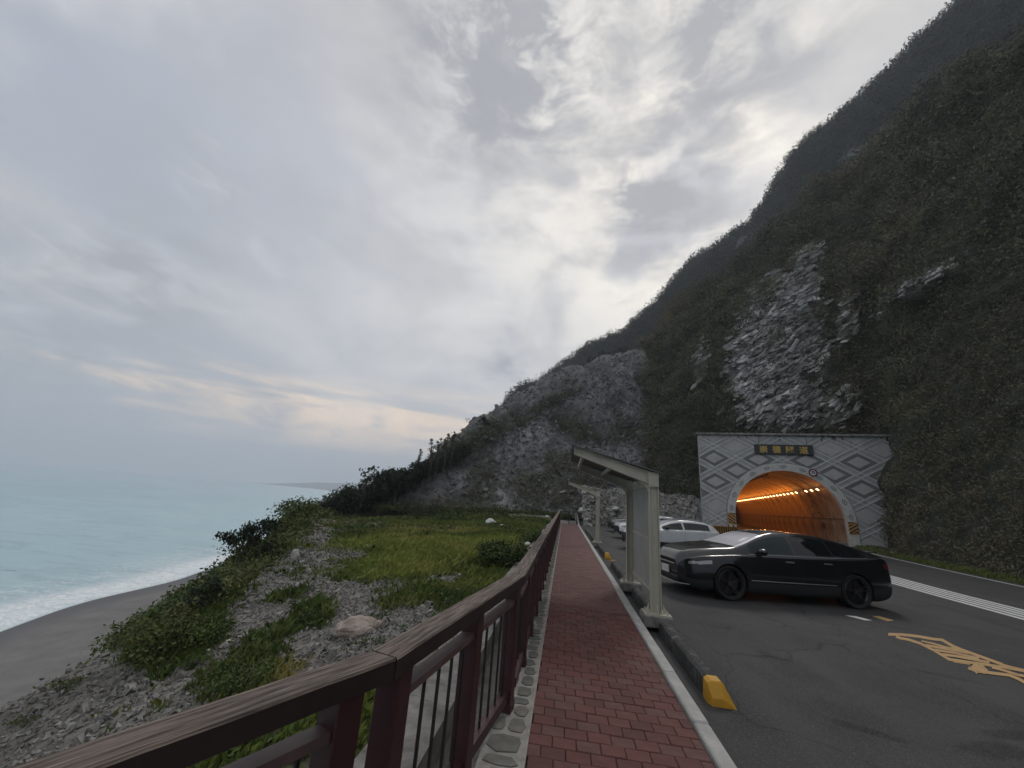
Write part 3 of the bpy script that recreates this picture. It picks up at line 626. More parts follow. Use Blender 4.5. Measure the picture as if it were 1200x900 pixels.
def road_paint():
    m = MB(); yy = np.linspace(-8, 40.5, 40); strip(m, [(edge_x(y), y) for y in yy], .15, ROADZ + .004); o = m.build('road_markings', M['paint_white']); tag(o, kind='structure')
    # band of parallel thin lines in the middle of the carriageway
    cl = np.array([(10.5, 2), (10.9, 8), (11.35, 12.3), (11.85, 16.5), (12.9, 22), (14.6, 29), (17.2, 36), (19.9, 42)]); C = catmull(cl, np.linspace(0, 7, 60))
    t = np.gradient(C, axis=0); t /= np.linalg.norm(t, axis=1, keepdims=True); nn = np.stack([-t[:, 1], t[:, 0]], 1)
    m = MB()
    for k in range(5): strip(m, C + nn * (-.60 + k * .29), .19, ROADZ + .004)
    tag(m.build('road_markings', M['paint_white']), kind='structure')
    # yellow outlined and barred marking
    def px2(p): q = gp(p[0], p[1], ROADZ + .004); return (q[0], q[1])
    S = lambda x, y: (1020 + x * .15, 730 + y * .15)
    strokes = [([(140, 88), (240, 90), (370, 104), (480, 124), (560, 132), (640, 178), (720, 212), (800, 240), (1035, 325)], 15), ([(200, 106), (240, 120), (300, 130), (390, 160), (500, 215), (600, 275), (660, 300), (780, 318)], 14),
               ([(400, 140), (480, 158), (580, 186), (690, 206)], 9), ([(430, 172), (560, 196), (770, 234)], 13), ([(500, 208), (650, 232), (850, 276)], 13), ([(560, 244), (700, 264), (930, 309)], 14), ([(605, 282), (760, 305), (880, 322), (1040, 345), (1260, 386)], 15),
               ([(765, 350), (830, 376), (930, 388), (1090, 408), (1160, 438), (1270, 498)], 17), ([(950, 345), (1050, 372), (1150, 405), (1270, 428)], 14), ([(1020, 322), (1130, 350), (1270, 384)], 9), ([(800, 326), (850, 380)], 40), ([(845, 330), (905, 386)], 34)]
    m = MB()
    for k, (q, w_) in enumerate(strokes):
        q = np.array(q, float); t = np.gradient(q, axis=0); t /= np.linalg.norm(t, axis=1, keepdims=True); nn = np.stack([-t[:, 1], t[:, 0]], 1) * w_ * .68; z = ROADZ + .004 + .0006 * k
        A = [gp(*S(*c), z) for c in q + nn] + [gp(*S(*c), z) for c in q - nn]; n_ = len(q); m.add(A, [(i, i + n_, i + n_ + 1, i + 1) for i in range(n_ - 1)])
    for p in ([(1022, 722), (1030, 722), (1048, 727), (1040, 728)],): q = [px2(c) for c in p]; m.add([(x, y, ROADZ + .004) for x, y in q], [(0, 1, 2, 3)])
    o = m.build('road_markings', M['paint_yellow']); tag(o, kind='structure')
    m = MB(); q = [px2(c) for c in [(990, 721), (1003, 722), (1022, 727), (1014, 727)]]; m.add([(x, y, ROADZ + .004) for x, y in q], [(0, 1, 2, 3)]); tag(m.build('road_markings', M['paint_white']), kind='structure')
road_paint()

# ---- path: red pavers between a flagstone border and a pale kerb
pth = empty('footpath', (0, 0, 0)); tag(pth, kind='structure')
PEND = 35.0
b = MB(); b.box((.45, (PEND - 3) / 2, -.14), (1.32, PEND + 3, .20)); b.build('bed', M['joint'], pth)
PW, PL, GAP = .1713, .137, .004
proto = []
for i in range(8):
    m = MB(); w, l = PW - GAP, PL - GAP; rr = random.Random(i); j = lambda: rr.uniform(-.003, .003)
    m.add([(-w / 2 + j(), -l / 2 + j(), -.05), (w / 2 + j(), -l / 2 + j(), -.05), (w / 2 + j(), l / 2 + j(), -.05), (-w / 2 + j(), l / 2 + j(), -.05),
           (-w / 2, -l / 2, -.005), (w / 2, -l / 2, -.005), (w / 2, l / 2, -.005), (-w / 2, l / 2, -.005),
           (-w / 2 + .006, -l / 2 + .006, j() * .4), (w / 2 - .006, -l / 2 + .006, j() * .4), (w / 2 - .006, l / 2 - .006, j() * .4), (-w / 2 + .006, l / 2 - .006, j() * .4)],
          [(0, 1, 5, 4), (1, 2, 6, 5), (2, 3, 7, 6), (3, 0, 4, 7), (4, 5, 9, 8), (5, 6, 10, 9), (6, 7, 11, 10), (7, 4, 8, 11), (8, 9, 10, 11)])
    proto.append(m.mesh('paver', M['paver'][i % 4]))
far = MB(); count = 0; X0, X1 = -.20, 1.085
row = 0; y = 1.75
while y < PEND:
    off = (0, .5, .08, .55)[row % 4] * PW; x = X0 - (PW - off if off > 0 else 0); 
    while x < X1 - .01:
        a, c = max(x, X0), min(x + PW, X1)
        if c - a > .03:
            if count < 292 and y > 2.35:
                o = link('paver', proto[random.randrange(8)], pth); o.location = ((a + c) / 2, y + PL / 2, random.uniform(-.0035, .0025)); o.scale = ((c - a) / PW, 1, 1); o.rotation_euler = (random.uniform(-.006, .006), random.uniform(-.006, .006), random.choice((0, math.pi)) + random.uniform(-.008, .008)); count += 1
            else:
                far.box(((a + c) / 2, y + PL / 2, -.02 + random.uniform(-.002, .002)), (c - a - GAP, PL - GAP, .04))
        x += PW
    y += PL; row += 1
m_ = far.build('pavers_farther_on', M['paver_far'], pth); m_['kind'] = 'stuff'
# pavers behind and beneath the camera
m = MB(); yy = 1.75 - PL
while yy > -2.5:
    for k in range(7): m.box((X0 + PW * (k + .5), yy + PL / 2, -.02), (PW - GAP, PL - GAP, .04))
    yy -= PL
o = m.build('pavers_underfoot', M['paver_far'], pth); o['kind'] = 'stuff'
# kerb stones
ks = [MB().box((0, 0, 0), (.125, .985, .22)).mesh('kerb_stone', M['kerb'], bevel=.012) for _ in range(1)][0]
for k in range(38):
    o = link('kerb_stone', ks, pth); o.location = (1.155, -2.5 + k * 1.0, -.075 + random.uniform(-.004, .004)); o.rotation_euler = (0, random.uniform(-.01, .01), random.uniform(-.004, .004))
# flagstone border in mortar
b = MB(); b.box((-.355, (PEND - 3) / 2, -.52), (.305, PEND + 3, 1.03)); b.box((-.207, (PEND - 3) / 2, -.03), (.022, PEND + 3, .066)); b.box((-.56, -.1, -.52), (.105, 4.4, 1.02)); b.box((-.70, -.5, -.53), (.175, 2.6, 1.0)); b.build('mortar_bed', M['mortar'], pth)
rs = random.Random(5); y = 1.0; cnt = 0
fm = MB(); 
while y < PEND:
    l = rs.uniform(.12, .26); near = y < 11
    xl = -.50 if y > 2.6 else -.62
    cols = [(xl, -.225)] if rs.random() < .45 else [(xl, xl + (-.225 - xl) * rs.uniform(.4, .6)), None]
    if cols[-1] is None: cols[-1] = (cols[0][1] + .012, -.225)
    for a, c in cols:
        n = 7; cx_, cy_ = (a + c) / 2, y + l / 2; poly = []
        for k in range(n):
            t = 2 * math.pi * k / n + rs.uniform(-.25, .25); ex = abs(math.cos(t)) ** .6 * math.copysign(1, math.cos(t)); ey = abs(math.sin(t)) ** .6 * math.copysign(1, math.sin(t))
            poly.append(((c - a) / 2 * .93 * ex * rs.uniform(.86, 1), l / 2 * .93 * ey * rs.uniform(.86, 1)))
        if near:
            s = MB().prism(poly, -.03, rs.uniform(.000, .005)); o = s.build('flagstone', M['flagstone'][rs.randrange(3)], pth, loc=(cx_, cy_, 0))
        else:
            fm.prism([(p[0] + cx_, p[1] + cy_) for p in poly], -.03, rs.uniform(.006, .014))
    y += l + .012
o = fm.build('flagstones_farther_on', M['flagstone'][0], pth); o['kind'] = 'stuff'
# sunken concrete wall outside the railing
w = MB(); yy = np.linspace(-4, 36, 60)
for i in range(59):
    y0, y1 = yy[i], yy[i + 1]; w.box((-1.15, (y0 + y1) / 2, -.62), (.44, y1 - y0 - (0 if i % 4 else .008), .94))
o = w.build('retaining_wall', M['concrete']); tag(o, 'low pale concrete wall outside the railing, beside the grass', 'wall')

# gutter strip fragments: long low curbs along the road side, with yellow ends
def curb(y0, y1, yellow_near, yellow_far, label):
    t = empty('concrete_curb', (1.57, (y0 + y1) / 2, ROADZ)); L_ = y1 - y0; n = 24
    V = []; 
    for k in range(n + 1):
        yv = -L_ / 2 + L_ * k / n; e = 1.0
        for (x, z) in ((-.09, 0), (-.08, .17), (-.045, .195), (.045, .195), (.08, .16), (.12, 0)):
            jx = .006 * math.sin(k * 7.3 + z * 30) ; V.append((x + jx, yv, z + .005 * math.sin(k * 3.1 + x * 40)))
    m = MB(); F = []
    for k in range(n):
        for j in range(5): a = k * 6 + j; F.append((a, a + 1, a + 7, a + 6))
    m.add(V, F); m.add(V[:6], [tuple(range(6))]); m.add(V[-6:], [tuple(reversed(range(6)))])
    m.build('body', M['concrete_dark'], t)
    for flag, sgn in ((yellow_near, -1), (yellow_far, 1)):
        if not flag: continue
        c = MB(); y_a = sgn * (L_ / 2 - .03); y_b = sgn * (L_ / 2 + .17); prof = [(-.094, 0), (-.085, .174), (-.048, .201), (.048, .201), (.085, .165), (.127, 0)]; prof2 = [(-.07, 0), (-.06, .15), (-.04, .16), (.045, .155), (.08, .12), (.16, 0)]
        V = [(x, y_a, z) for x, z in prof] + [(x, sgn * (L_ / 2 + .10), z * .98) for x, z in prof] + [(x, y_b, z * .45) for x, z in prof2]
        F = [(i + r * 6, i + 1 + r * 6, i + 7 + r * 6, i + 6 + r * 6) for r in range(2) for i in range(5)] + [tuple(range(12, 18)), tuple(range(6))]
        c.add(V, F); c.build('painted_end', M['yellow'], t, bevel=.006)
    tag(t, label, 'curb', 'curbs between the red path and the car park'); return t
curb(4.98, 7.0, True, False, 'dark worn concrete curb with a yellow end, nearest the camera')
curb(7.75, 9.55, False, False, 'short dark curb between the two feet of the near shelter')
curb(10.2, 13.6, False, True, 'worn curb behind the near shelter, its far end yellow')
curb(15.6, 18.8, True, False, 'worn curb in front of the far shelter post, its near end yellow')
curb(19.6, 30.0, False, False, 'long curb beyond the far shelter post')

# ================================================================ RAILING
def build_railing():
    root = empty('railing', (-.4, 3, 0)); tag(root, 'maroon railing with a weathered wooden handrail along the red path', 'railing')
    root_inv = Vector((-.4, 3, 0))
    def L3(x, y, z): return (x + .4, y - 3, z)
    pts = [(-2.475, -1.896), (-.72, 1.80), (-.40, 3.95), (-.405, 34.9)]
    def handrail(p, q, n):
        p, q = np.array(p), np.array(q); ln = np.linalg.norm(q - p); d = (q - p) / ln; s = np.array([-d[1], d[0]])
        return p, q, ln, d, s
    # mitred handrail pieces
    P = [np.array(p, float) for p in pts]; W = .069
    D = [(P[i + 1] - P[i]) / np.linalg.norm(P[i + 1] - P[i]) for i in range(3)]; S = [np.array([-d[1], d[0]]) for d in D]
    off = []
    for i in range(4):
        if i == 0: o = S[0] * W
        elif i == 3: o = S[2] * W
        else: b_ = S[i - 1] + S[i]; b_ /= np.linalg.norm(b_); o = b_ * W / (b_ @ S[i])
        off.append(o)
    for i in range(3):
        # split long run into lengths with a visible joint
        lens = 1 if i < 2 else 10
        for k in range(lens):
            t0, t1 = k / lens, (k + 1) / lens; A = P[i] * (1 - t0) + P[i + 1] * t0; B = P[i] * (1 - t1) + P[i + 1] * t1
            oa = off[i] * (1 - t0) + S[i] * W * 0 if False else (off[i] if k == 0 else S[i] * W); ob = off[i + 1] if k == lens - 1 else S[i] * W
            g_ = .004; A = A + D[i] * g_; B = B - D[i] * g_
            n = 26 if i < 2 else 8; me = bpy.data.meshes.new('handrail'); V = []; UV = []
            ln = np.linalg.norm(B - A)
            for r in range(n + 1):
                f = r / n; c = A * (1 - f) + B * f; o_ = oa * (1 - f) ** 8 + ob * f ** 8 + S[i] * W * (1 - (1 - f) ** 8 - f ** 8)
                for (u_, z_) in ((1, .915), (1, .985), (.93, .993), (-.93, .993), (-1, .985), (-1, .915)):
                    V.append(L3(*(c + o_ * u_), z_ + .0012 * math.sin(r * 2.3 + u_ * 3)))
            F = [(r * 6 + j, r * 6 + (j + 1) % 6, (r + 1) * 6 + (j + 1) % 6, (r + 1) * 6 + j) for r in range(n) for j in range(6)] + [tuple(range(6)), tuple(reversed(range(n * 6, n * 6 + 6)))]
            me.from_pydata(V, [], F); uvl = me.uv_layers.new(name='UVMap')
            for pl in me.polygons:
                for li in pl.loop_indices:
                    vi = me.loops[li].vertex_index; r, j = divmod(vi, 6); uvl.data[li].uv = ((t0 * 10 + r / n * ln + i * 3.3) * .25, (j * .07 if j < 3 else .14 + (j - 2) * .01) * 2 if False else {0: 0, 1: .07, 2: .08, 3: .22, 4: .23, 5: .30}[j])
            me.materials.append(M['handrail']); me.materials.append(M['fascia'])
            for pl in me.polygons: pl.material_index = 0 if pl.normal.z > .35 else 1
            me.update(); link('handrail', me, root)
    post = MB().box((0, 0, .455), (.11, .11, .92)).box((0, 0, .03), (.125, .125, .06)).mesh('post', M['maroon'], bevel=.004)
    bal = MB().box((0, 0, .455), (.014, .014, .66)).mesh('baluster', M['black_metal'])
    for i in range(3):
        ln = np.linalg.norm(P[i + 1] - P[i]); a = math.atan2(D[i][1], D[i][0])
        if i == 0: ss = [ln - .17 - .98 * k for k in range(4)]
        elif i == 1: ss = [.12, 1.06, 2.02]
        else: ss = [.95 * k + .80 for k in range(32)]
        for s_ in ss:
            c = P[i] + D[i] * s_; o = link('post', post, root); o.location = L3(c[0], c[1], 0); o.rotation_euler = (0, 0, a)
        e = sorted(ss)
        if i == 0: e = [-.3] + e + [ln + .1]
        if i == 2: e = [.0] + e + [ln]
        if i == 1: e = e
        for s0, s1 in zip(e[:-1], e[1:]):
            L_ = s1 - s0 - .112
            if L_ < .2: continue
            c = P[i] + D[i] * (s0 + s1) / 2
            m = MB().box((0, 0, 0), (L_, .075, .035)); o = m.build('upper_rail', M['rail_flat'], root); o.location = L3(c[0], c[1], .80); o.rotation_euler = (0, 0, a)
            m = MB().box((0, 0, 0), (L_, .07, .07)); o = m.build('lower_rail', M['maroon'], root); o.location = L3(c[0], c[1], .115); o.rotation_euler = (0, 0, a)
            if i == 2 and s0 > 20: continue
            nb = max(2, round(L_ / .165)); 
            for k in range(nb):
                f = s0 + .056 + L_ * (k + .5) / nb; q = P[i] + D[i] * f; o = link('baluster', bal, root); o.location = L3(q[0], q[1], 0); o.rotation_euler = (0, 0, a)
    # end of the path: turned rail across it
build_railing()
def end_fence():
    root = empty('end_fence', (.4, 35.1, 0)); tag(root, 'dark metal fence closing the far end of the red path', 'fence')
    for x in (-.75, .0, .62): MB().box((x, 0, .5), (.07, .07, 1.0)).build('post', M['gate_metal'], root)
    MB().box((-.05, 0, .96), (1.5, .06, .06)).build('top_rail', M['gate_metal'], root)
    MB().box((-.05, 0, .30), (1.5, .05, .05)).build('lower_rail', M['gate_metal'], root)
    o = MB().beam((.95, 35.2, 0), (1.0, 35.6, .9), .1, .1).beam((1.0, 35.6, .9), (1.2, 34.9, -.02), .10, .09).build('fallen_post', M['kerb']); tag(o, 'pale leaning kerb post by the end of the path', 'post')
end_fence()

# ================================================================ SHELTERS
def i_section(m, p, q, w, h, up):
    p, q = Vector(p), Vector(q); d = (q - p).normalized(); side = d.cross(Vector(up)).normalized(); u = side.cross(d).normalized()
    m.beam(p + u * (h / 2 - .006), q + u * (h / 2 - .006), w, .012, up=up); m.beam(p - u * (h / 2 - .006), q - u * (h / 2 - .006), w, .012, up=up); m.beam(p, q, .010, h - .024, up=up)
def column(root, y, px=1.50):
    m = MB(); m.box((0, 0, 0), (.44, .40, .16)); o = m.build('footing', M['concrete'], root, bevel=.01, loc=(px, y, ROADZ + .14 + .0))
    m = MB(); m.box((0, 0, 0), (.40, .36, .02))
    for sx in (-1, 1):
        for sy in (-1, 1): m.tube([(sx * .15, sy * .12, 0), (sx * .15, sy * .12, .05)], .014, 6)
    for sy in (-1, 1): m.add([(-.006, sy * .10, .01), (.006, sy * .10, .01), (.006, sy * .17, .01), (-.006, sy * .17, .01), (-.006, sy * .10, .14), (.006, sy * .10, .14)], [(0, 1, 2, 3), (0, 1, 5, 4), (2, 3, 4, 5), (0, 3, 4), (1, 2, 5)])
    for sx in (-1, 1): m.add([(sx * .105, -.006, .01), (sx * .105, .006, .01), (sx * .18, .006, .01), (sx * .18, -.006, .01), (sx * .105, -.006, .14), (sx * .105, .006, .14)], [(0, 1, 2, 3), (0, 1, 5, 4), (2, 3, 4, 5), (0, 3, 4), (1, 2, 5)])
    m.build('base_plate', M['steel'], root, loc=(px, y, .08))
    m = MB(); 
    # flanges face the camera: web runs across, slender plates seen edge-on
    m.box((-.072, 0, 1.13), (.011, .125, 2.08)); m.box((.072, 0, 1.13), (.011, .125, 2.08)); m.box((0, 0, 1.13), (.132, .009, 2.08)); m.box((0, .0, 2.18), (.165, .14, .014))
    m.build('column', M['steel'], root, loc=(px, y, 0))
    m = MB(); tip = Vector((.14, y, 2.60)); base = Vector((px + .07, y, 2.13)); d = (tip - base)
    side = Vector((0, .075, 0)); 
    for t_ in (0,):
        vs = []
        # tapered welded rafter: top flange, bottom flange, web
        top0, top1 = base + Vector((.02, 0, .10)), tip + Vector((0, 0, .03)); bot0, bot1 = base + Vector((-.0, 0, -.10)), tip + Vector((0, 0, -.09))
        for a_, b_ in ((top0, top1), (bot0, bot1)): m.beam(a_, b_, .15, .012, up=(0, 0, 1))
        m.add([top0 + Vector((0, .005, 0)), top1 + Vector((0, .005, 0)), bot1 + Vector((0, .005, 0)), bot0 + Vector((0, .005, 0)), top0 - Vector((0, .005, 0)), top1 - Vector((0, .005, 0)), bot1 - Vector((0, .005, 0)), bot0 - Vector((0, .005, 0))], [(0, 1, 2, 3), (7, 6, 5, 4), (0, 4, 5, 1), (1, 5, 6, 2), (2, 6, 7, 3), (3, 7, 4, 0)])
        m.box((tip.x, y, tip.z - .03), (.012, .15, .13))
    m.box((px + .0, y, 2.15), (.168, .128, .25)); m.build('rafter', M['steel'], root)
    m = MB(); k = []  # curved haunch bracket
    for i in range(7):
        t = i / 6 * math.pi / 2; k.append((px - .078 - .20 * (1 - math.cos(t)), 1.86 + .20 * math.sin(t) + .04))
    poly = k + [(px - .078, 2.12)]
    n = len(poly); V = [(x, y - .02, z) for x, z in poly] + [(x, y + .02, z) for x, z in poly]
    m.add(V, [tuple(range(n)), tuple(reversed(range(n, 2 * n)))] + [(i, (i + 1) % n, (i + 1) % n + n, i + n) for i in range(n)]); m.build('bracket', M['steel'], root)
def shelters():
    r = empty('shelter_frame', (0, 0, 0)); tag(r, 'near cream steel canopy frame on two columns with a frosted side panel', 'shelter')
    column(r, 7.28); column(r, 9.90)
    m = MB(); m.add([(.10, 7.16, 2.645), (1.63, 7.16, 2.252), (1.63, 10.05, 2.252), (.10, 10.05, 2.645), (.10, 7.16, 2.665), (1.63, 7.16, 2.272), (1.63, 10.05, 2.272), (.10, 10.05, 2.665)], [(3, 2, 1, 0), (4, 5, 6, 7), (0, 1, 5, 4), (1, 2, 6, 5), (2, 3, 7, 6), (3, 0, 4, 7)]); m.build('roof_sheet', M['steel_roof'], r)
    for x, z in ((.30, 2.50), (.85, 2.36)): MB().beam((x, 7.36, z), (x, 9.82, z), .05, .07).build('purlin', M['steel'], r)
    MB().beam((1.57, 7.37, 2.10), (1.57, 9.81, 2.10), .06, .10).build('top_beam', M['steel'], r)
    MB().beam((1.565, 7.37, .30), (1.565, 9.81, .30), .05, .06).build('bottom_rail', M['steel'], r)
    MB().beam((1.565, 7.37, 1.15), (1.565, 9.81, 1.15), .04, .045).build('middle_rail', M['steel'], r)
    for z0, z1 in ((.335, 1.125), (1.175, 2.045)): MB().box((1.565, 8.59, (z0 + z1) / 2), (.012, 2.42, z1 - z0)).build('frosted_panel', M['polycarb'], r)
    r = empty('shelter_frame', (0, 0, 0)); tag(r, 'far single cream steel post with a rafter leaning over the path', 'shelter')
    column(r, 19.25)
shelters()
# ================================================================ CARS
def hermite(x, xp, yp):
    xp, yp = np.array(xp, float), np.array(yp, float); h = np.diff(xp); dl = np.diff(yp) / h; m = np.zeros(len(xp)); m[0], m[-1] = dl[0], dl[-1]
    for i in range(1, len(xp) - 1): m[i] = 0 if dl[i - 1] * dl[i] <= 0 else (h[i - 1] + h[i]) * 1.0 / (h[i] / dl[i - 1] + h[i - 1] / dl[i])
    i = np.clip(np.searchsorted(xp, x) - 1, 0, len(xp) - 2); t = (x - xp[i]) / h[i]
    return (2 * t**3 - 3 * t**2 + 1) * yp[i] + (t**3 - 2 * t**2 + t) * h[i] * m[i] + (-2 * t**3 + 3 * t**2) * yp[i + 1] + (t**3 - t**2) * h[i] * m[i + 1]
def car_shape(S):
    L = S['L']; NX, NT = S.get('res', (170, 42))
    xs = np.sort(np.unique(np.concatenate([np.linspace(0, L, NX), np.linspace(0, .12, 8), np.linspace(L - .1, L, 7)])))
    top = hermite(xs, *zip(*S['top'])); belt = hermite(xs, *zip(*S['belt'])); bot = hermite(xs, *zip(*S['bot'])); w = hermite(xs, *zip(*S['w'])); wr = hermite(xs, *zip(*S['wr']))
    gh = np.maximum(top - belt, .01)
    ctrl = np.array([[(0 * a, b) for a, b in [(0, bot)]][0]]) if False else None
    z3 = bot + (belt - bot) * .38
    pts = [(0 * w, bot), (.72 * w, bot), (.945 * w, bot + .05), (w, z3), (.992 * w, bot + (belt - bot) * .70), (.955 * w, belt - .015), (np.minimum(.90 * w, w - .05), belt + np.minimum(.02, gh * .2)),
           (wr, belt + gh * S.get('rs', .86)), (.66 * wr, belt + gh * .975), (0 * w, top)]
    C = np.array([[p[0], p[1]] for p in pts]).transpose(0, 2, 1)          # (10, nx, 2)
    ts = np.linspace(0, 9, NT * 2 - 1)
    H = catmull(C, ts)                                                       # (nt, nx, 2)
    # keep the underside flat
    H[..., 0] = np.maximum(H[..., 0], 0)
    nt = len(ts); V = np.zeros((2 * nt - 1, len(xs), 3)); V[:nt, :, 0] = xs; V[:nt, :, 1] = -H[..., 0]; V[:nt, :, 2] = H[..., 1]
    V[nt:, :, 0] = xs; V[nt:, :, 1] = H[-2::-1, :, 0]; V[nt:, :, 2] = H[-2::-1, :, 1]
    T = np.concatenate([ts, ts[-2::-1]])
    return xs, T, V
def make_car(S, paint, label, loc, rz, group=None):
    xs, T, V = car_shape(S); nr, nc = V.shape[:2]; root = empty(S['name'], loc, rz); tag(root, label, 'car', group)
    X = V[..., 0].copy(); Z = V[..., 2].copy(); Tt = np.repeat(T[:, None], nc, 1); R = S['arch']
    side = (Tt > .9) & (Tt < 5.4)
    inside = np.zeros_like(side)
    for wx in S['wheels']:
        d = np.hypot(X - wx, Z - S['wr_z']); ins = side & (d < R); inside |= ins
    # snap rim of the opening onto the circle
    i0 = inside[:-1, :-1] & inside[1:, :-1] & inside[1:, 1:] & inside[:-1, 1:]
    F = grid_faces(nr, nc).reshape(nr - 1, nc - 1, 4)
    for wx in S['wheels']:
        dx, dz = V[..., 0] - wx, V[..., 2] - S['wr_z']; d = np.hypot(dx, dz); m = side & (d < R) & (d > .01)
        allin = np.zeros_like(m)
        q = i0; pad = np.zeros((nr + 1, nc + 1), bool); pad[1:nr, 1:nc] = q; allin = pad[:-1, :-1] & pad[1:, :-1] & pad[:-1, 1:] & pad[1:, 1:]
        mm = m & ~allin; k = np.where(mm, R / np.maximum(d, .01), 1); V[..., 0] = np.where(mm, wx + dx * k, V[..., 0]); V[..., 2] = np.where(mm, S['wr_z'] + dz * k, V[..., 2])
    xc = (X[:-1, :-1] + X[1:, 1:]) / 2; tcn = (Tt[:-1, :-1] + Tt[1:, 1:]) / 2; rowi = np.repeat(np.arange(nr - 1)[:, None], nc - 1, 1); sideidx = rowi < (nr - 1) // 2
    zc = (Z[:-1, :-1] + Z[1:, 1:]) / 2
    keep = ~i0; used = ~keep
    Nn = grid_normals(V); 
    ctr = np.array([S['L'] / 2, 0, .7]); 
    if ((V - ctr) * Nn).sum() < 0: Nn = -Nn
    def emit(name, mask, mt, lift=0.0, parent=root, kindlab=None):
        f = F[mask]
        if len(f) == 0: return None
        ids, inv = np.unique(f, return_inverse=True); P = V.reshape(-1, 3)[ids] + Nn.reshape(-1, 3)[ids] * lift
        me = np_mesh(name, P, inv.reshape(-1, 4), mt, smooth=True); return link(name, me, parent)
    for side_ in (True, False):
        sm = sideidx if side_ else ~sideidx
        for (a, b_, nm, mt) in S['windows']:
            k = (tcn > 6.10) & (tcn < 6.86) & (xc > a) & (xc < b_) & sm & (Z[:-1, :-1].max() > 0) & keep
            k &= (V[1:, 1:, 2] - V[:-1, :-1, 2]).__abs__() > .0
            emit(nm, k & ~used, mt if side_ else M['glass']); used |= k
    for (a, b_, nm) in S['screens']:
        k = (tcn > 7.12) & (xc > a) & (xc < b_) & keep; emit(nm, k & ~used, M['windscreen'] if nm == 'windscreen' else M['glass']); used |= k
    for side_ in (True, False):
        sm = sideidx if side_ else ~sideidx
        for (x0, x1, z0, z1, sl_, nm, mt) in S['patches']:
            k = (xc > x0) & (xc < x1) & (zc > z0 + sl_ * (xc - x0)) & (zc < z1 + sl_ * (xc - x0)) & (tcn > 2) & (tcn < 8) & sm & keep & ~used
            emit(nm, k, mt, .004); used |= k
    sill = (tcn < 2.9) & (tcn > .8) & keep & ~used
    if S.get('sill'): emit('sill', sill, M['plastic']); used |= sill
    emit('body', ~used, paint)
    # end caps
    for idx, sg in ((0, -1), (nc - 1, 1)):
        ring = [tuple(V[r, idx]) for r in range(nr)]; c = np.mean(ring, axis=0); m = MB(); vs = ring + [(c[0] + sg * .012, 0, c[2])]; m.add(vs, [(i, (i + 1) % nr, nr) for i in range(nr)]); m.build('nose_panel' if idx == 0 else 'tail_panel', M['plastic'] if (idx == 0 and S.get('darknose')) else paint, root, smooth=True)
    # wheels
    tp = MB().lathe([(R - .085, -.11), (R - .055, -.125), (R - .045, -.08), (R - .042, .08), (R - .055, .125), (R - .085, .11), (R - .13, .10), (R - .13, -.10)], 40, axis='y').mesh('tyre', M['rubber'], smooth=True)
    rp = MB(); ro = R - .118; rp.lathe([(ro, -.085), (ro - .02, -.10), (ro - .035, -.07), (ro - .035, .08), (ro, .08)], 36, axis='y'); rp.lathe([(.0001, -.07), (.055, -.075), (.06, -.05), (.0001, -.04)], 18, axis='y')
    ns = S.get('spokes', 5)
    for k in range(ns):
        a = 2 * math.pi * k / ns + .3
        for da in (-.13, .13):
            p = (math.cos(a) * .045, -.058, math.sin(a) * .045); q = (math.cos(a + da) * (ro - .025), -.078, math.sin(a + da) * (ro - .025)); rp.beam(p, q, .018, .034, up=(0, 1, 0))
    rm = rp.mesh('rim', M[S['rim']])
    dk = MB().tube([(0, .0, 0), (0, .03, 0)], ro - .04, 24).mesh('brake_disc', M['black_metal'])
    for wx in S['wheels']:
        wy = float(np.interp(wx, *zip(*S['w']))) - .135
        for sg in (-1, 1):
            wz = S['wr_z']; we = link('tyre', tp, root); we.location = (wx, sg * wy, R - .045); 
            if sg > 0: we.rotation_euler = (0, 0, math.pi)
            for me_ in (rm, dk): q = link(me_.name.split('.')[0], me_, we)
            m = MB(); n = 26; yo, yi = sg * (wy + .125), sg * (wy - .18); V2 = []
            for i in range(n + 1):
                t = -.35 + (math.pi + .7) * i / n; V2 += [(wx + (R + .002) * math.cos(t), yo, wz + (R + .002) * math.sin(t)), (wx + (R + .002) * math.cos(t), yi, wz + (R + .002) * math.sin(t))]
            fs = [(2 * i, 2 * i + 1, 2 * i + 3, 2 * i + 2) for i in range(n)] + [tuple(2 * i + 1 for i in range(n + 1))]; m.add(V2, fs); m.build('wheel_arch', M['plastic'], root)
    # surface-following lines
    def surf(x, t, sg=-1, off=.003):
        c = int(np.argmin(np.abs(xs - x))); tt = np.linspace(0, 9, (nr + 1) // 2); r = int(np.argmin(np.abs(tt - t))); 
        if sg > 0: r = nr - 1 - r
        return V[r, c] + Nn[r, c] * off
    for sg in (-1, 1):
        for x in S['seams']: MB().tube([surf(x + (.0 if t < 5 else 0), t, sg, -.001) for t in np.linspace(1.9, 6.05, 14)], .004, 5).build('door_seam', M['black'], root)
        a_, b_ = S['trim']; MB().tube([surf(x, 6.0, sg, .002) for x in np.linspace(a_, b_, 40)], .009, 5).build('window_trim', M['chrome'], root)
        for x in S['handles']: p = surf(x, 4.6, sg, .004); MB().box((0, 0, 0), (.20, .03, .028)).build('door_handle', M['chrome'] if paint is M['car_black'] else paint, root, bevel=.006, loc=p)
        # mirror
        mx_, mz = S['mirror']; p = surf(mx_, 6.0, sg, 0); m = MB()
        import bmesh
        bm = bmesh.new(); bmesh.ops.create_icosphere(bm, subdivisions=3, radius=1.0)
        for v in bm.verts: v.co = (v.co.x * .085 * (1.25 if v.co.x < 0 else .8), v.co.y * .12, v.co.z * .075)
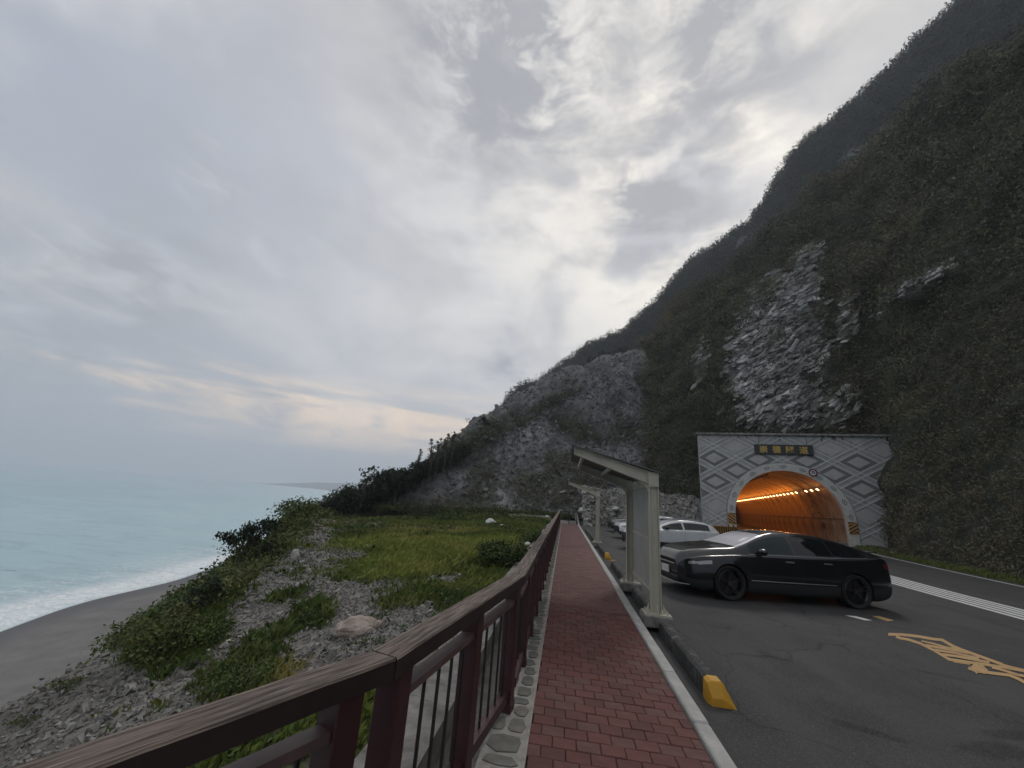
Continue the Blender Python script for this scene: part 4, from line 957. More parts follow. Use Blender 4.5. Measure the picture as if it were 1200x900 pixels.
        me = bpy.data.meshes.new('mirror'); bm.to_mesh(me); bm.free(); me.materials.append(paint if paint is not M['car_white'] and paint is not M['car_silver'] else M['plastic']); me.polygons.foreach_set('use_smooth', [True] * len(me.polygons)); o = link('mirror', me, root); o.location = (p[0] + .05, p[1] + sg * .10, p[2] + .075)
        MB().box((p[0] + .05, p[1] + sg * .02, p[2] + .03), (.06, .1, .04)).build('mirror_arm', M['plastic'], root)
    for e in S['extras']: e(root, surf)
    return root
def x_extras(root, surf):
    MB().box((-.030, .0, .47), (.02, .38, .16)).build('number_plate', M['plate'], root, loc=(-.005, 0, 0))
    MB().tube([(.12, -.86, .26), (.02, -.72, .245), (-.045, -.45, .24), (-.06, 0, .24), (-.045, .45, .24), (.02, .72, .245), (.12, .86, .26)], .011, 6).build('splitter', M['chrome'], root)
    MB().box((-.012, 0, .335), (.06, 1.2, .10)).build('lower_grille', M['black'], root, bevel=.02)
    MB().box((.115, -.70, .42), (.05, .24, .045), rz=.5).build('fog_lamp', M['lens'], root, bevel=.008); MB().box((.115, .70, .42), (.05, .24, .045), rz=-.5).build('fog_lamp', M['lens'], root, bevel=.008)
    for sg in (-1, 1): MB().tube([surf(x, t, sg, .0005) for x, t in [(.30, 6.4), (.6, 6.2), (.95, 6.1), (1.25, 6.1)]], .004, 5).build('bonnet_gap', M['black'], root); MB().tube([surf(x, 2.95, sg, .002) for x in np.linspace(1.5, 3.5, 20)], .008, 5).build('sill_trim', M['chrome'], root)
    MB().tube([surf(1.30, t, -1, .0005) for t in np.linspace(6.3, 8.9, 12)] + [surf(1.30, t, 1, .0005) for t in np.linspace(8.9, 6.3, 12)], .005, 5).build('wiper_gap', M['black'], root)
    MB().box((-.012, 0, .62), (.03, .9, .03)).build('nose_trim', M['chrome'], root, bevel=.006)
    MB().box((4.84, 0, 1.205), (.24, 1.34, .022)).build('tail_spoiler', M['car_black'], root, bevel=.006)
SX = dict(name='parked_car', L=5.03, arch=.405, wr_z=.36, wheels=(1.02, 4.0), spokes=5, rim='rim_dark', sill=True,
    top=[(0, .72), (.05, .84), (.25, .955), (.8, 1.06), (1.30, 1.12), (1.50, 1.19), (2.05, 1.41), (2.45, 1.50), (2.9, 1.525), (3.4, 1.50), (3.95, 1.42), (4.45, 1.30), (4.78, 1.20), (4.95, 1.14), (5.03, 1.02)],
    belt=[(0, .62), (.05, .72), (.25, .81), (.8, .90), (1.38, .945), (2.4, .97), (3.6, 1.00), (4.3, 1.04), (4.8, 1.08), (4.95, 1.05), (5.03, .94)],
    bot=[(0, .33), (.1, .21), (.5, .155), (4.5, .16), (4.85, .22), (5.03, .33)], w=[(0, .55), (.05, .70), (.15, .82), (.35, .92), (.8, .985), (1.4, .995), (3.6, 1.0), (4.3, 1.0), (4.75, .96), (4.95, .90), (5.03, .82)],
    wr=[(0, .42), (.3, .62), (1.38, .76), (2.15, .64), (2.8, .60), (3.6, .60), (4.4, .62), (4.8, .70), (5.03, .62)],
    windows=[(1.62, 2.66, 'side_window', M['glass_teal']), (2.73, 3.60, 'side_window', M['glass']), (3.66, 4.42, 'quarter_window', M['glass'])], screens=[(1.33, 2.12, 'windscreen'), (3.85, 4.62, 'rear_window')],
    patches=[(.14, .62, .675, .735, .13, 'headlight', M['lens']), (4.80, 5.02, .88, .98, 0, 'tail_light', M['tail_red'])], seams=(1.50, 2.70, 3.66), trim=(1.55, 4.45), handles=(2.48, 3.40), mirror=(1.78, 1.1), extras=[x_extras])
SW = dict(name='parked_car', res=(110, 30), L=4.28, arch=.365, wr_z=.325, wheels=(.88, 3.46), spokes=5, rim='rim', sill=True, darknose=True,
    top=[(0, .72), (.08, .84), (.4, .93), (1.0, 1.02), (1.25, 1.08), (1.5, 1.19), (1.95, 1.36), (2.3, 1.43), (2.8, 1.45), (3.4, 1.42), (3.7, 1.36), (4.0, 1.18), (4.16, 1.02), (4.28, .80)],
    belt=[(0, .64), (.08, .74), (.4, .82), (1.2, .96), (2.2, 1.0), (3.2, 1.03), (3.9, 1.03), (4.12, .93), (4.28, .72)], bot=[(0, .34), (.1, .24), (.4, .20), (3.8, .22), (4.15, .30), (4.28, .42)],
    w=[(0, .52), (.06, .68), (.2, .80), (.5, .88), (1.0, .905), (3.4, .91), (3.9, .88), (4.15, .78), (4.28, .62)], wr=[(0, .42), (.4, .6), (1.2, .68), (1.9, .58), (2.6, .56), (3.4, .57), (3.9, .62), (4.28, .5)],
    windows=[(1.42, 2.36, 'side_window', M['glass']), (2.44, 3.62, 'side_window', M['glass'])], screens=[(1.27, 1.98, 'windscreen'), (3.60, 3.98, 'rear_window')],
    patches=[(.10, .52, .68, .76, .1, 'headlight', M['lens']), (4.0, 4.26, .78, .90, 0, 'tail_light', M['black'])], seams=(1.30, 2.40, 3.30), trim=(1.4, 3.7), handles=(2.22, 3.1), mirror=(1.55, 1.05), extras=[])
def roof_rails(root, surf):
    for sg in (-1, 1):
        MB().tube([(1.9, sg * .50, 1.40), (2.0, sg * .50, 1.465), (3.5, sg * .50, 1.47), (3.62, sg * .50, 1.40)], .018, 6).build('roof_rail', M['chrome'], root)
SW['extras'] = [roof_rails, lambda root, surf: MB().box((-.012, 0, .52), (.03, .8, .18)).build('grille', M['black'], root, bevel=.01)]
fx, fy = math.cos(math.radians(11.8)), math.sin(math.radians(11.8))
def place(S, paint, label, fw_, group=None, ang=11.8, scale=1.0):
    """fw_: ground point under the near front wheel; local +x runs from nose to tail"""
    a = math.radians(ang); c, s = math.cos(a), math.sin(a); wy = -(float(np.interp(S['wheels'][0], *zip(*S['w']))) - .12); wx = S['wheels'][0]
    x0 = fw_[0] - (c * wx - s * wy); y0 = fw_[1] - (s * wx + c * wy); return make_car(S, paint, label, (x0, y0, ROADZ), a, group)
place(SX, M['car_black'], 'glossy black coupe-like SUV parked nearest the camera in front of the tunnel', (3.72, 10.35), None)
g_ = 'pale and dark cars parked behind the black car'
place(SW, M['car_white'], 'white hatchback directly behind the black car, its tail towards the tunnel', (3.85, 19.3), g_, 12)
place(SW, M['car_silver'], 'white car with roof rails parked beyond the white hatchback', (4.2, 25.6), g_, 11)
place(SW, M['car_grey'], 'dark grey car farthest away by the rubble, its nose seen past the shelter post', (4.4, 31.5), g_, 11)
# ================================================================ TUNNEL PORTAL  (local x across, local y into the hill)
PA, PR = np.array([.2356, .9718]), np.array([.9718, -.2356]); PC = PA * 46 + PR * 10.46; PROT = -math.radians(13.63)
def p2w(x, y): q = PC + PR * x + PA * y; return q
CZ, RI, RO = 1.85, 4.43, 5.15; XL, XR, ZT, ZB = -7.4, 11.5, 9.70, -.45
def arch_pts(R, n=40):
    P = [(-R, ZB), (-R, .7)] + [(-R * math.cos(math.pi * k / n), CZ + R * math.sin(math.pi * k / n)) for k in range(n + 1)] + [(R, .7), (R, ZB)]
    return P
def build_portal():
    root = empty('tunnel_portal', (PC[0], PC[1], 0), PROT); tag(root, 'grey stone tunnel portal wall with white diamond relief around the arch', 'tunnel portal')
    # wall
    inner = [(-RO, ZB), (-RO, CZ)]; outer = [(XL, ZB), (XL, CZ)]
    angs = sorted(set([math.pi - math.pi * k / 60 for k in range(61)] + [math.atan2(ZT - CZ, XL), math.atan2(ZT - CZ, XR)]), reverse=True)
    for t in angs[1:-1]:
        c, s_ = math.cos(t), math.sin(t); inner.append((RO * c, CZ + RO * s_)); k = min([q for q in ((XL / c if c < -1e-6 else 1e9), (XR / c if c > 1e-6 else 1e9), ((ZT - CZ) / s_ if s_ > 1e-6 else 1e9))]); outer.append((k * c, CZ + k * s_))
    inner += [(RO, CZ), (RO, ZB)]; outer += [(XR, CZ), (XR, ZB)]; n = len(inner)
    V = [(x, 0, z) for x, z in inner] + [(x, 0, z) for x, z in outer] + [(x, 1.1, z) for x, z in outer] + [(x, 1.1, z) for x, z in inner]
    F = []
    for i in range(n - 1):
        F += [(i, i + 1, n + i + 1, n + i), (n + i, n + i + 1, 2 * n + i + 1, 2 * n + i), (2 * n + i, 2 * n + i + 1, 3 * n + i + 1, 3 * n + i)]
    MB().add(V, F).build('wall', M['portal_stone'], root)
    # band round the arch
    a, b_ = arch_pts(RI), arch_pts(RO + .0); n = len(a); V = [(x, -.07, z) for x, z in a] + [(x, -.07, z) for x, z in b_] + [(x, .5, z) for x, z in a] + [(x, .02, z) for x, z in b_]
    F = []
    for i in range(n - 1): F += [(i, i + 1, n + i + 1, n + i), (i, i + 1, 2 * n + i + 1, 2 * n + i), (n + i, n + i + 1, 3 * n + i + 1, 3 * n + i)]
    MB().add(V, F).build('arch_band', M['portal_band'], root)
    m = MB()   # thin dark edge line round the band
    c = [(x, z) for x, z in arch_pts(RO + .03)]
    for p, q in zip(c[:-1], c[1:]): m.beam((p[0], -.02, p[1]), (q[0], -.02, q[1]), .03, .05, up=(0, 1, 0))
    m.build('band_edge', M['portal_frame'], root)
    # eye-shaped motifs on the band
    mm = MB()
    for k in range(8):
        t0, t1 = 2 * math.pi * k / 8, 2 * math.pi * (k + 1) / 8
        f = lambda t, s_: (.30 * s_ * math.cos(t) * (1 if abs(math.cos(t)) > .9 else .8), -.0, .17 * s_ * math.sin(t))
        mm.add([f(t0, 1), f(t1, 1), f(t1, .72), f(t0, .72), *[(q[0], -.015, q[2]) for q in (f(t0, 1), f(t1, 1), f(t1, .72), f(t0, .72))]], [(4, 5, 6, 7), (0, 1, 5, 4), (2, 3, 7, 6)])
    mm.box((0, -.008, 0), (.16, .016, .09)); me = mm.mesh('motif', M['motif'])
    for deg in (6, 22, 38, 54, 71, 90, 107, 124, 141, 157, 173):
        t = math.radians(deg); R = (RI + RO) / 2; o = link('motif', me, root); o.location = (R * math.cos(t), -.072, CZ + R * math.sin(t)); o.rotation_euler = (0, -(t - math.pi / 2), 0)
    # relief lines, clipped to the wall outside the band
    def ok(x, z): return XL + .03 < x < XR - .1 and -.3 < z < ZT - .08 and (math.hypot(x, z - CZ) > RO + .04 if z > CZ else abs(x) > RO + .04)
    for sg in (-1, 1):
        for k in range(-12, 13):
            for off in (-.24, .24):
                # z = 7.3 + sg*.6*(x) + 2.4*k + off
                xs = np.arange(XL, XR, .04); run = []
                runs = []
                for x in xs:
                    z = 7.3 + sg * .6 * x + 2.4 * k + off
                    if ok(x, z): run.append((x, z))
                    elif run: runs.append(run); run = []
                if run: runs.append(run)
                for q in runs:
                    if len(q) < 4: continue
                    m = MB(); y_ = -.012 if sg > 0 else -.010
                    m.beam((q[0][0], y_, q[0][1]), (q[-1][0], y_, q[-1][1]), .085 + (.003 if off > 0 else 0), .075, up=(0, 1, 0) if False else (0, -1, 0)); m.build('relief_line', M['portal_line'], root)
    # diamond panels
    def diamond(cx, cz, hw, hh):
        P = []
        cs = [(cx - hw, cz), (cx, cz + hh), (cx + hw, cz), (cx, cz - hh)]
        for p, q in zip(cs, cs[1:] + cs[:1]):
            for t in np.linspace(0, 1, 9)[:-1]: P.append([p[0] * (1 - t) + q[0] * t, p[1] * (1 - t) + q[1] * t])
        inside = [math.hypot(x, z - CZ) < RO + .08 if z > CZ else abs(x) < RO + .08 for x, z in P]
        if sum(inside) > 22: return None
        out = []
        for (x, z), i_ in zip(P, inside):
            if i_:
                if z > CZ: k = (RO + .08) / max(math.hypot(x, z - CZ), .1); x, z = x * k, CZ + (z - CZ) * k
                else: x = math.copysign(RO + .08, x)
            out.append((min(max(x, XL + .04), XR), min(max(z, -.35), ZT - .1)))
        return out
    def plate(poly, y0, y1, name, mt):
        q = []
        for p in poly:
            if not q or math.hypot(p[0] - q[-1][0], p[1] - q[-1][1]) > .02: q.append(p)
        if len(q) < 3: return
        ar = abs(sum(a_[0] * b2[1] - b2[0] * a_[1] for a_, b2 in zip(q, q[1:] + q[:1]))) / 2
        if ar < .12: return
        n = len(q); V = [(x, y0, z) for x, z in q] + [(x, y1, z) for x, z in q]
        MB().add(V, [tuple(range(n)), tuple(reversed(range(n, 2 * n)))] + [(i, (i + 1) % n, (i + 1) % n + n, i + n) for i in range(n)]).build(name, mt, root)
    for k in range(-3, 4):
        for j in range(-1, 5):
            for (cx, cz) in ((2 + 4 * k, 7.3 - 2.4 * j), (4 * k, 7.3 + 1.2 - 2.4 * j)):
                if cx < XL - 1.2 or cx > XR or cz > ZT + .3: continue
                dk = 3.6 < cz < 7.4
                if abs(cx) < 2.6 and abs(cz - 8.3) < 1.0: continue
                if dk:
                    p = diamond(cx, cz, 1.38, .83)
                    if p: plate(p, .01, -.012, 'diamond_border', M['portal_frame'])
                p = diamond(cx, cz, .88 if dk else 1.15, .53 if dk else .69)
                if p: plate(p, .01, -.034, 'diamond_panel', M['portal_panel'])
    m = MB(); m.box(((XL + XR) / 2 - .05, .35, ZT + .10), (XR - XL + .3, 1.35, .20)); m.build('coping', M['coping'], root, bevel=.02)
    rr = random.Random(3)
    for k in range(34):   # damp runs of dirt below the coping
        x = rr.uniform(XL + .2, XR - .5); h = rr.uniform(.15, .75) * (1.6 if rr.random() < .2 else 1); w_ = rr.uniform(.03, .09)
        yy = -.004 - .0004 * k; MB().add([(x - w_, yy, ZT), (x + w_, yy, ZT), (x + w_ * .5, yy, ZT - h * .6), (x + w_ * .1, yy, ZT - h), (x - w_ * .5, yy, ZT - h * .7)], [(0, 1, 2, 3, 4)]).build('water_stain', M['concrete_dark'], root)
    # striped warning plates at both jambs
    for sx in (-1, 1):
        b2 = MB().box((sx * 4.80, -.09, 1.42), (.66, .03, 1.05)).build('warning_plate', M['hazard_yellow'], root)
        m = MB(); cx = sx * 4.80
        for k in range(-3, 4):
            z0 = 1.42 + k * .30
            V = []
            for (x, z) in ((-.33, 0), (.33, -.46 * (-sx) * -1 if False else .46 * sx), (.33, .46 * sx + .14), (-.33, .14)):
                V.append((cx + x, -.109, min(max(z0 + z - .23 * sx, .90), 1.94)))
            m.add(V, [(0, 1, 2, 3)])
        m.build('stripe', M['hazard_black'], b2)
build_portal()

def build_tunnel():
    root = empty('tunnel', (PC[0], PC[1], 0), PROT); tag(root, 'road tunnel bore lit orange, its lining in arched segments', 'tunnel')
    seg, L_ = 3.0, 96.0; prof = arch_pts(RI + .03, 28)
    n = len(prof); V = []; V2 = []
    for (x, z) in prof: V.append((x, 0, z))
    V = [(x, .16, z) for x, z in prof] + [(x, seg - .16, z) for x, z in prof] + [(x * 1.035, 0.0, CZ + (z - CZ) * 1.035) for x, z in prof] + [(x * 1.035, seg, CZ + (z - CZ) * 1.035) for x, z in prof]
    F = []
    for i in range(n - 1): F += [(i, i + 1, n + i + 1, n + i), (2 * n + i, 2 * n + i + 1, i + 1, i), (n + i, n + i + 1, 3 * n + i + 1, 3 * n + i)]
    me = MB().add(V, F).mesh('lining_segment', M['tunnel'])
    for k in range(int(L_ / seg)):
        o = link('lining_segment', me, root); o.location = (0, .5 + k * seg, 0)
    m = MB()
    for k in range(int(L_ / seg)): pass
    V = []; outer = arch_pts(RI + .20, 28); n = len(outer); V = [(x, .4, z) for x, z in outer] + [(x, L_ + .5, z) for x, z in outer]; MB().add(V, [(i, i + 1, n + i + 1, n + i) for i in range(n - 1)] + [tuple(range(n, 2 * n))]).build('outer_shell', M['tunnel_joint'], root)
    MB().box((0, L_ / 2 + .3, ROADZ - .1), (2 * RI + .3, L_ + 1.6, .2)).build('roadway', M['asphalt'], root)
    for sx in (-1, 1):
        MB().box((sx * (RI - .45), L_ / 2 + .5, ROADZ + .10), (.8, L_, .30)).build('walkway', M['concrete'], root)
        MB().box((sx * (RI - .02), L_ / 2 + .5, 2.15), (.05, L_, .05)).build('wall_rail', M['tunnel_joint'], root)
        MB().box((sx * (RI - .55), L_ / 2 + .5, 4.05 + .25), (.10, L_, .10)).build('cable_tray', M['tunnel_joint'], root) if sx > 0 else None
    MB().tube([(-1.2, .6, CZ + RI - .35), (-1.2, L_, CZ + RI - .35)], .06, 8).build('cable_pipe', M['tunnel_joint'], root)
    MB().box((RI - .05, 6.2, 1.45), (.06, .62, .62)).build('notice_plate', M['tunnel_joint'], root)
    lm = MB().box((0, 0, 0), (.16, .34, .10)).mesh('housing', M['black_metal']); lg = MB().box((0, 0, 0), (.20, .30, .05)).mesh('lens', M['lamp'])
    ORD = ['first', 'second', 'third', '', 'fourth', 'fifth', 'sixth', 'seventh', 'eighth', 'ninth', 'tenth', 'eleventh', 'twelfth', 'thirteenth', 'fourteenth', 'fifteenth', 'sixteenth', 'seventeenth', 'eighteenth', 'nineteenth', 'twentieth']
    for i in range(34):
        if i == 3: continue
        y = 1.1 + i * 1.78; w = p2w(2.86, y); t = empty('tunnel_lamp', (w[0], w[1], 4.72), PROT)
        h = link('housing', lm, t); h.location = (.08, 0, .09); g_ = link('lens', lg, t); g_.rotation_euler = (0, math.radians(35), 0)
        ORD2 = ['twenty-first', 'twenty-second', 'twenty-third', 'twenty-fourth', 'twenty-fifth']
        n_ = ORD[i] if i < len(ORD) else (ORD2[i - len(ORD)] if i - len(ORD) < 5 else None)
        tag(t, ('glowing orange tunnel lamp, %s from the mouth in the ceiling row' % n_) if n_ else 'tiny glowing orange lamp in the farthest stretch of the tunnel ceiling row', 'lamp', 'sodium lamps along the tunnel ceiling')
        if i % 2 == 0:
            pl = bpy.data.lights.new('tunnel_lamp_light', 'POINT'); pl.energy = 44 if i > 5 else 9; pl.color = (1.0, .25, .018); pl.shadow_soft_size = .12
            lo = bpy.data.objects.new('tunnel_lamp_light', pl); COL.objects.link(lo); lo.parent = t; lo.location = (-.35, .2, -.25)
build_tunnel()

def name_board():
    w = p2w(.14, -.16); root = empty('name_board', (w[0], w[1], 8.30), PROT); tag(root, 'dark name board with four gold characters hung above the tunnel arch', 'sign')
    MB().box((0, 0, 0), (4.9, .12, .98)).build('board', M['board'], root, bevel=.01)
    MB().box((-2.0, .02, .95), (.03, .03, .92)).box((2.0, .02, .95), (.03, .03, .92)).build('hanger', M['black_metal'], root)
    for i, ch in enumerate('崇德隧道'):
        c = bpy.data.curves.new('character', 'FONT'); c.body = ch; c.size = .74; c.extrude = .012; c.offset = .012; c.align_x = 'CENTER'; c.align_y = 'CENTER'; c.resolution_u = 3
        o = bpy.data.objects.new('character_tmp', c); COL.objects.link(o); dg = bpy.context.evaluated_depsgraph_get(); me = bpy.data.meshes.new_from_object(o.evaluated_get(dg)); bpy.data.objects.remove(o)
        me.materials.clear(); me.materials.append(M['gold']); co = np.array([v.co[:] for v in me.vertices]); mid = (co.max(0) + co.min(0)) / 2; me.transform(Matrix.Translation((-mid[0], -mid[1], 0)))
        q = link('character', me, root); q.rotation_euler = (math.pi / 2, 0, 0); q.location = (-1.68 + 1.12 * i, -.075, 0)
name_board()
def speed_sign():
    w = p2w(2.33, -.2); root = empty('speed_sign', (w[0], w[1], 6.18), PROT); tag(root, 'round speed limit sign with dark red rim, beside the top of the tunnel arch', 'sign')
    MB().tube([(0, 0, 0), (0, .03, 0)], .34, 28).build('disc', M['sign_white'], root)
    m = MB().lathe([(.25, 0), (.36, 0), (.36, -.02), (.25, -.02)], 32, axis='y'); m.build('rim', M['sign_red'], root, loc=(0, -.002, 0))
    c = bpy.data.curves.new('number', 'FONT'); c.body = '70'; c.size = .34; c.extrude = .005; c.align_x = 'CENTER'; c.align_y = 'CENTER'; c.offset = .008
    o = bpy.data.objects.new('tmp', c); COL.objects.link(o); dg = bpy.context.evaluated_depsgraph_get(); me = bpy.data.meshes.new_from_object(o.evaluated_get(dg)); bpy.data.objects.remove(o); me.materials.clear(); me.materials.append(M['black'])
    q = link('number', me, root); q.rotation_euler = (math.pi / 2, 0, 0); q.location = (0, -.012, 0)
    MB().box((0, .1, 0), (.05, .16, .05)).build('bracket', M['black_metal'], root)
speed_sign()
def barrier():
    a, b_ = p2w(-6.9, -3.6), p2w(-4.6, -1.0); d = b_ - a; L_ = np.linalg.norm(d); root = empty('crash_barrier', (*((a + b_) / 2), ROADZ), math.atan2(d[1], d[0]))
    tag(root, 'striped orange and black crash barrier at the left foot of the tunnel portal', 'barrier')
    MB().box((0, 0, .42), (L_, .34, .84), taper=.98).build('block', M['hazard_yellow'], root, bevel=.02)
    n = 11
    for k in range(n): MB().box((-L_ / 2 + L_ * (k + .5) / n, -.19, .44), (.10, .03, .78)).build('stripe', M['hazard_black'], root)
    for k in range(3):
        w = p2w(-5.3 + k * .45, -1.6 + k * .3); t = empty('marker_post', (w[0], w[1], ROADZ)); MB().tube([(0, 0, 0), (0, 0, 1.05)], .06, 10).build('post', M['hazard_yellow'], t); MB().tube([(0, 0, .45), (0, 0, .62)], .064, 10).tube([(0, 0, .8), (0, 0, .95)], .064, 10).build('stripe', M['hazard_black'], t)
        tag(t, 'short striped marker post behind the crash barrier, %s from the tunnel mouth' % ['third', 'second', 'first'][k], 'marker post', 'striped marker posts by the tunnel mouth')
barrier()

# ================================================================ HILLS
def crest_at(px, py, foot, slope):
    v = ray(px, py); te = v[2] / math.hypot(v[0], v[1]); d0 = math.hypot(foot[0], foot[1]); d = (d0 * slope + EYE) / (slope - te); return dp(px, py, max(d, d0 + 1.5))
def make_hill(name, cols, nr, nc, rows, material, disp, masks, kind='structure', back=None, hole=None):
    """cols: (foot xyz, crest xyz); rows: (fraction out, fraction up)"""
    ctrl = [[np.array(f) + (np.array(c) - np.array(f)) * np.array([h, h, g]) for f, c in cols] for h, g in rows]
    if back: ctrl.append([np.array(c) + np.array(back) for f, c in cols])
    G = loft(ctrl, nr, nc); N = grid_normals(G)
    if (N[..., 1].mean()) > 0 and (N[..., 2].mean()) < 0: N = -N
    P = G.reshape(-1, 3); Nf = N.reshape(-1, 3); d, at = disp(P); P2 = P + Nf * d[:, None]
    F = grid_faces(nr, nc)
    if hole is not None: F = F[~hole(P2[F].mean(1))]
    me = np_mesh(name, P2, F, material, attrs=masks(P2, d), smooth=True)
    o = tag(link(name, me), kind=kind); return o, P2.reshape(nr, nc, 3), Nf.reshape(nr, nc, 3)

# ---- slate scree hill beyond the shelf
cf = [((-34, 40, -6), (366, 612, None)), ((-25, 42, -3), (398, 594, None)), ((-19, 44, -1.6), (440, 580, None)), ((-14, 46, -.9), (482, 560, None)), ((-10, 48, -.6), (528, 534, None)), ((-7, 50, -.4), (560, 511, None)), ((-4, 52, -.4), (600, 481, None)),
      ((-1, 53, -.4), (650, 452, None)), ((3, 54, -.4), (695, 434, None)), ((6.5, 54, -.4), (735, 424, None)), ((10, 54, -.4), (772, 424, None)), ((14, 56, -.4), (812, 430, None)), ((19, 60, -.4), (860, 440, None))]
cols = []
for f, (px, py, _) in cf:
    c = crest_at(px, py, f, .80); cols.append((f, c))
def dispC(P):
    d = 2.0 * fbm(P, .055, 4, 51, .5, True) + 1.1 * fbm(P * np.array([1, 1, .6]), .22, 5, 60, .55, True) + .55 * fbm(P, 1.0, 4, 70, .6, True)
    d = d + 1.3 * fbm(np.stack([P[:, 0] + .25 * P[:, 2], P[:, 1] * .25, P[:, 2] * .22], 1), .34, 4, 75, .55, True)
    return (d - .3) * (.15 + .85 * sstep(P[:, 2], 0, 16)), None
SCREE_LIGHT = [(742, 560, 40, 24, -.3), (700, 590, 60, 16, -.2), (745, 530, 20, 35, .4), (750, 480, 16, 45, .2), (700, 455, 40, 14, -.4), (585, 560, 10, 46, .05), (645, 590, 30, 20, .2), (800, 600, 45, 14), (620, 510, 22, 30, .5), (530, 560, 30, 10, .3)]
VEG_C = [(772, 450, 22, 34), (768, 500, 20, 44), (766, 560, 18, 20), (560, 515, 50, 12, -.55), (640, 580, 50, 26, .3), (690, 570, 26, 30), (735, 505, 18, 18), (520, 600, 70, 14), (400, 585, 50, 18, -.3), (560, 590, 20, 50, .2), (650, 470, 30, 7, -.4), (675, 505, 26, 10, .4), (660, 545, 30, 14, .2), (615, 490, 34, 7, -.5),
         (500, 535, 50, 14, -.3), (440, 600, 50, 14)]
def maskC(P, d):
    veg = np.clip(blobs(P, VEG_C, .9, 5, na=.6) * .95 + sstep(fbm(P, .16, 4, 83), .15, .4) * .5, 0, 1)
    li = np.clip(blobs(P, SCREE_LIGHT, .9, 6, na=.5) * .75 + .45 * sstep(fbm(P * np.array([1, .5, .6]), .7, 5, 90, .62), .02, .4) + .30 * sstep(d, .6, 2.4), 0, 1)
    return {'veg': veg * .65, 'light': li * (1 - veg * .7), 'brown': np.clip(fbm(P, .1, 3, 95) + .1, 0, 1) * .5}
oC, GC, NC = make_hill('scree_hill', cols, 250, 330, [(0, 0), (.33, .27), (.66, .62), (1, 1)], M['slate'], dispC, maskC, back=(6, 30, -6))

# ---- near mountain: spur left of the portal, wall above it, bulge to the right
ca = [((11.2, 53.5, -.4), (757, 400), 1.15), ((12.2, 51.5, -.4), (785, 372), 1.25), ((13.6, 49.5, -.4), (812, 348), 1.3), ((16.0, 48.2, -.4), (845, 322), 1.35), ((19.0, 47.4, -.4), (880, 288), 1.4), ((22.5, 46.8, -.4), (920, 256), 1.45), ((26.0, 45.6, -.4), (965, 222), 1.5),
      ((29.3, 43.2, -.4), (1005, 190), 1.55), ((28.2, 40.6, -.4), (1045, 160), 1.6), ((25.6, 36.9, -.4), (1085, 128), 1.65), ((22.6, 31.0, -.4), (1130, 98), 1.7), ((21.0, 25.5, -.4), (1180, 64), 1.75), ((20.0, 20.5, -.4), (1250, 10), 1.8), ((19.6, 15.0, -.4), (1350, -70), 1.9), ((19.6, 9.0, -.4), (1500, -200), 2.1)]
cols = [(f, crest_at(*p, f, s)) for f, p, s in ca]
last = cols[-1]; cols.append(((20.5, 1.0, -.4), (last[1][0] + 12, last[1][1] - 25, last[1][2]))); cols.append(((23, -12, -.4), (last[1][0] + 22, last[1][1] - 60, last[1][2] * .9)))
CRAG = [(942, 325, 16, 30, .3), (912, 400, 46, 66, .25), (900, 460, 48, 46, 0), (935, 345, 22, 36, .5), (890, 400, 26, 50, .35)]
CRAG2 = [(1075, 335, 50, 8, -.6), (820, 430, 6, 36, .1), (975, 480, 26, 26), (993, 375, 10, 36, .2)]
LOWRIGHT = [(1110, 560, 120, 90), (1040, 600, 30, 60)]
def dispA(P):
    crag = blobs(P, CRAG + CRAG2, .8, 7, na=.4)
    d = 2.6 * fbm(P, .05, 3, 101, .5) + 1.0 * fbm(P, .17, 4, 110, .5, True) + .35 * fbm(P, .8, 4, 115, .6)
    q = np.stack([P[:, 0] + P[:, 1] * .3 + P[:, 2] * .35, P[:, 1] * .6, P[:, 2] * 1.5 - P[:, 0] * .8], 1)
    cm = 1 - crag; d = d - cm * (1.5 * fbm(P, .20, 2, 141, .5, True) + 3.0 * sstep(P[:, 2], 12, 50) * fbm(P, .085, 2, 145, .5, True) + .5 * fbm(P, .55, 2, 149, .5, True))
    d = d + crag * (1.1 * fbm(q, .33, 4, 120, .6, True) + .35 * fbm(q, 1.6, 3, 125, .6, True))
    # keep clear of the portal opening and the tunnel
    rel = P[:, :2] - PC; x, y = rel @ PR, rel @ PA
    foot = sstep(P[:, 2], 0, 4) * (1 - .75 * (x > 4) * (x < 14) * (1 - sstep(P[:, 2], 10, 18)) * (y < 3))
    return d * (.25 + .75 * foot), None
def maskA(P, d):
    crag = blobs(P, CRAG, .8, 7, na=.6); c2 = blobs(P, CRAG2, 1.0, 8, na=.8)
    q = np.stack([P[:, 0] + P[:, 1] * .3 + P[:, 2] * .35, P[:, 1] * .6, P[:, 2] * 1.5 - P[:, 0] * .8], 1)
    rid = sstep(fbm(q, .42, 5, 120, .62, True), .02, .45)
    li = np.clip(crag * (rid * 1.1) + c2 * rid * .45, 0, 1)
    veg = np.clip(1 - crag * .95 - c2 * .6, 0, 1) * .9
    return {'veg': veg, 'light': li, 'brown': np.clip(fbm(P, .12, 3, 130) + .2, 0, 1) * .6 * crag + c2 * .4}
def bore(P):
    rel = P[:, :2] - PC; x, y = rel @ PR, rel @ PA; return (np.abs(x) < RI + .5) & (P[:, 2] < CZ + RI + .5) & (y > -1)
oA, GA, NA = make_hill('mountain', cols, 270, 340, [(0, 0), (.14, .22), (.34, .46), (.66, .76), (1, 1)], M['cliff'], dispA, maskA, back=(25, 25, -4), hole=bore)

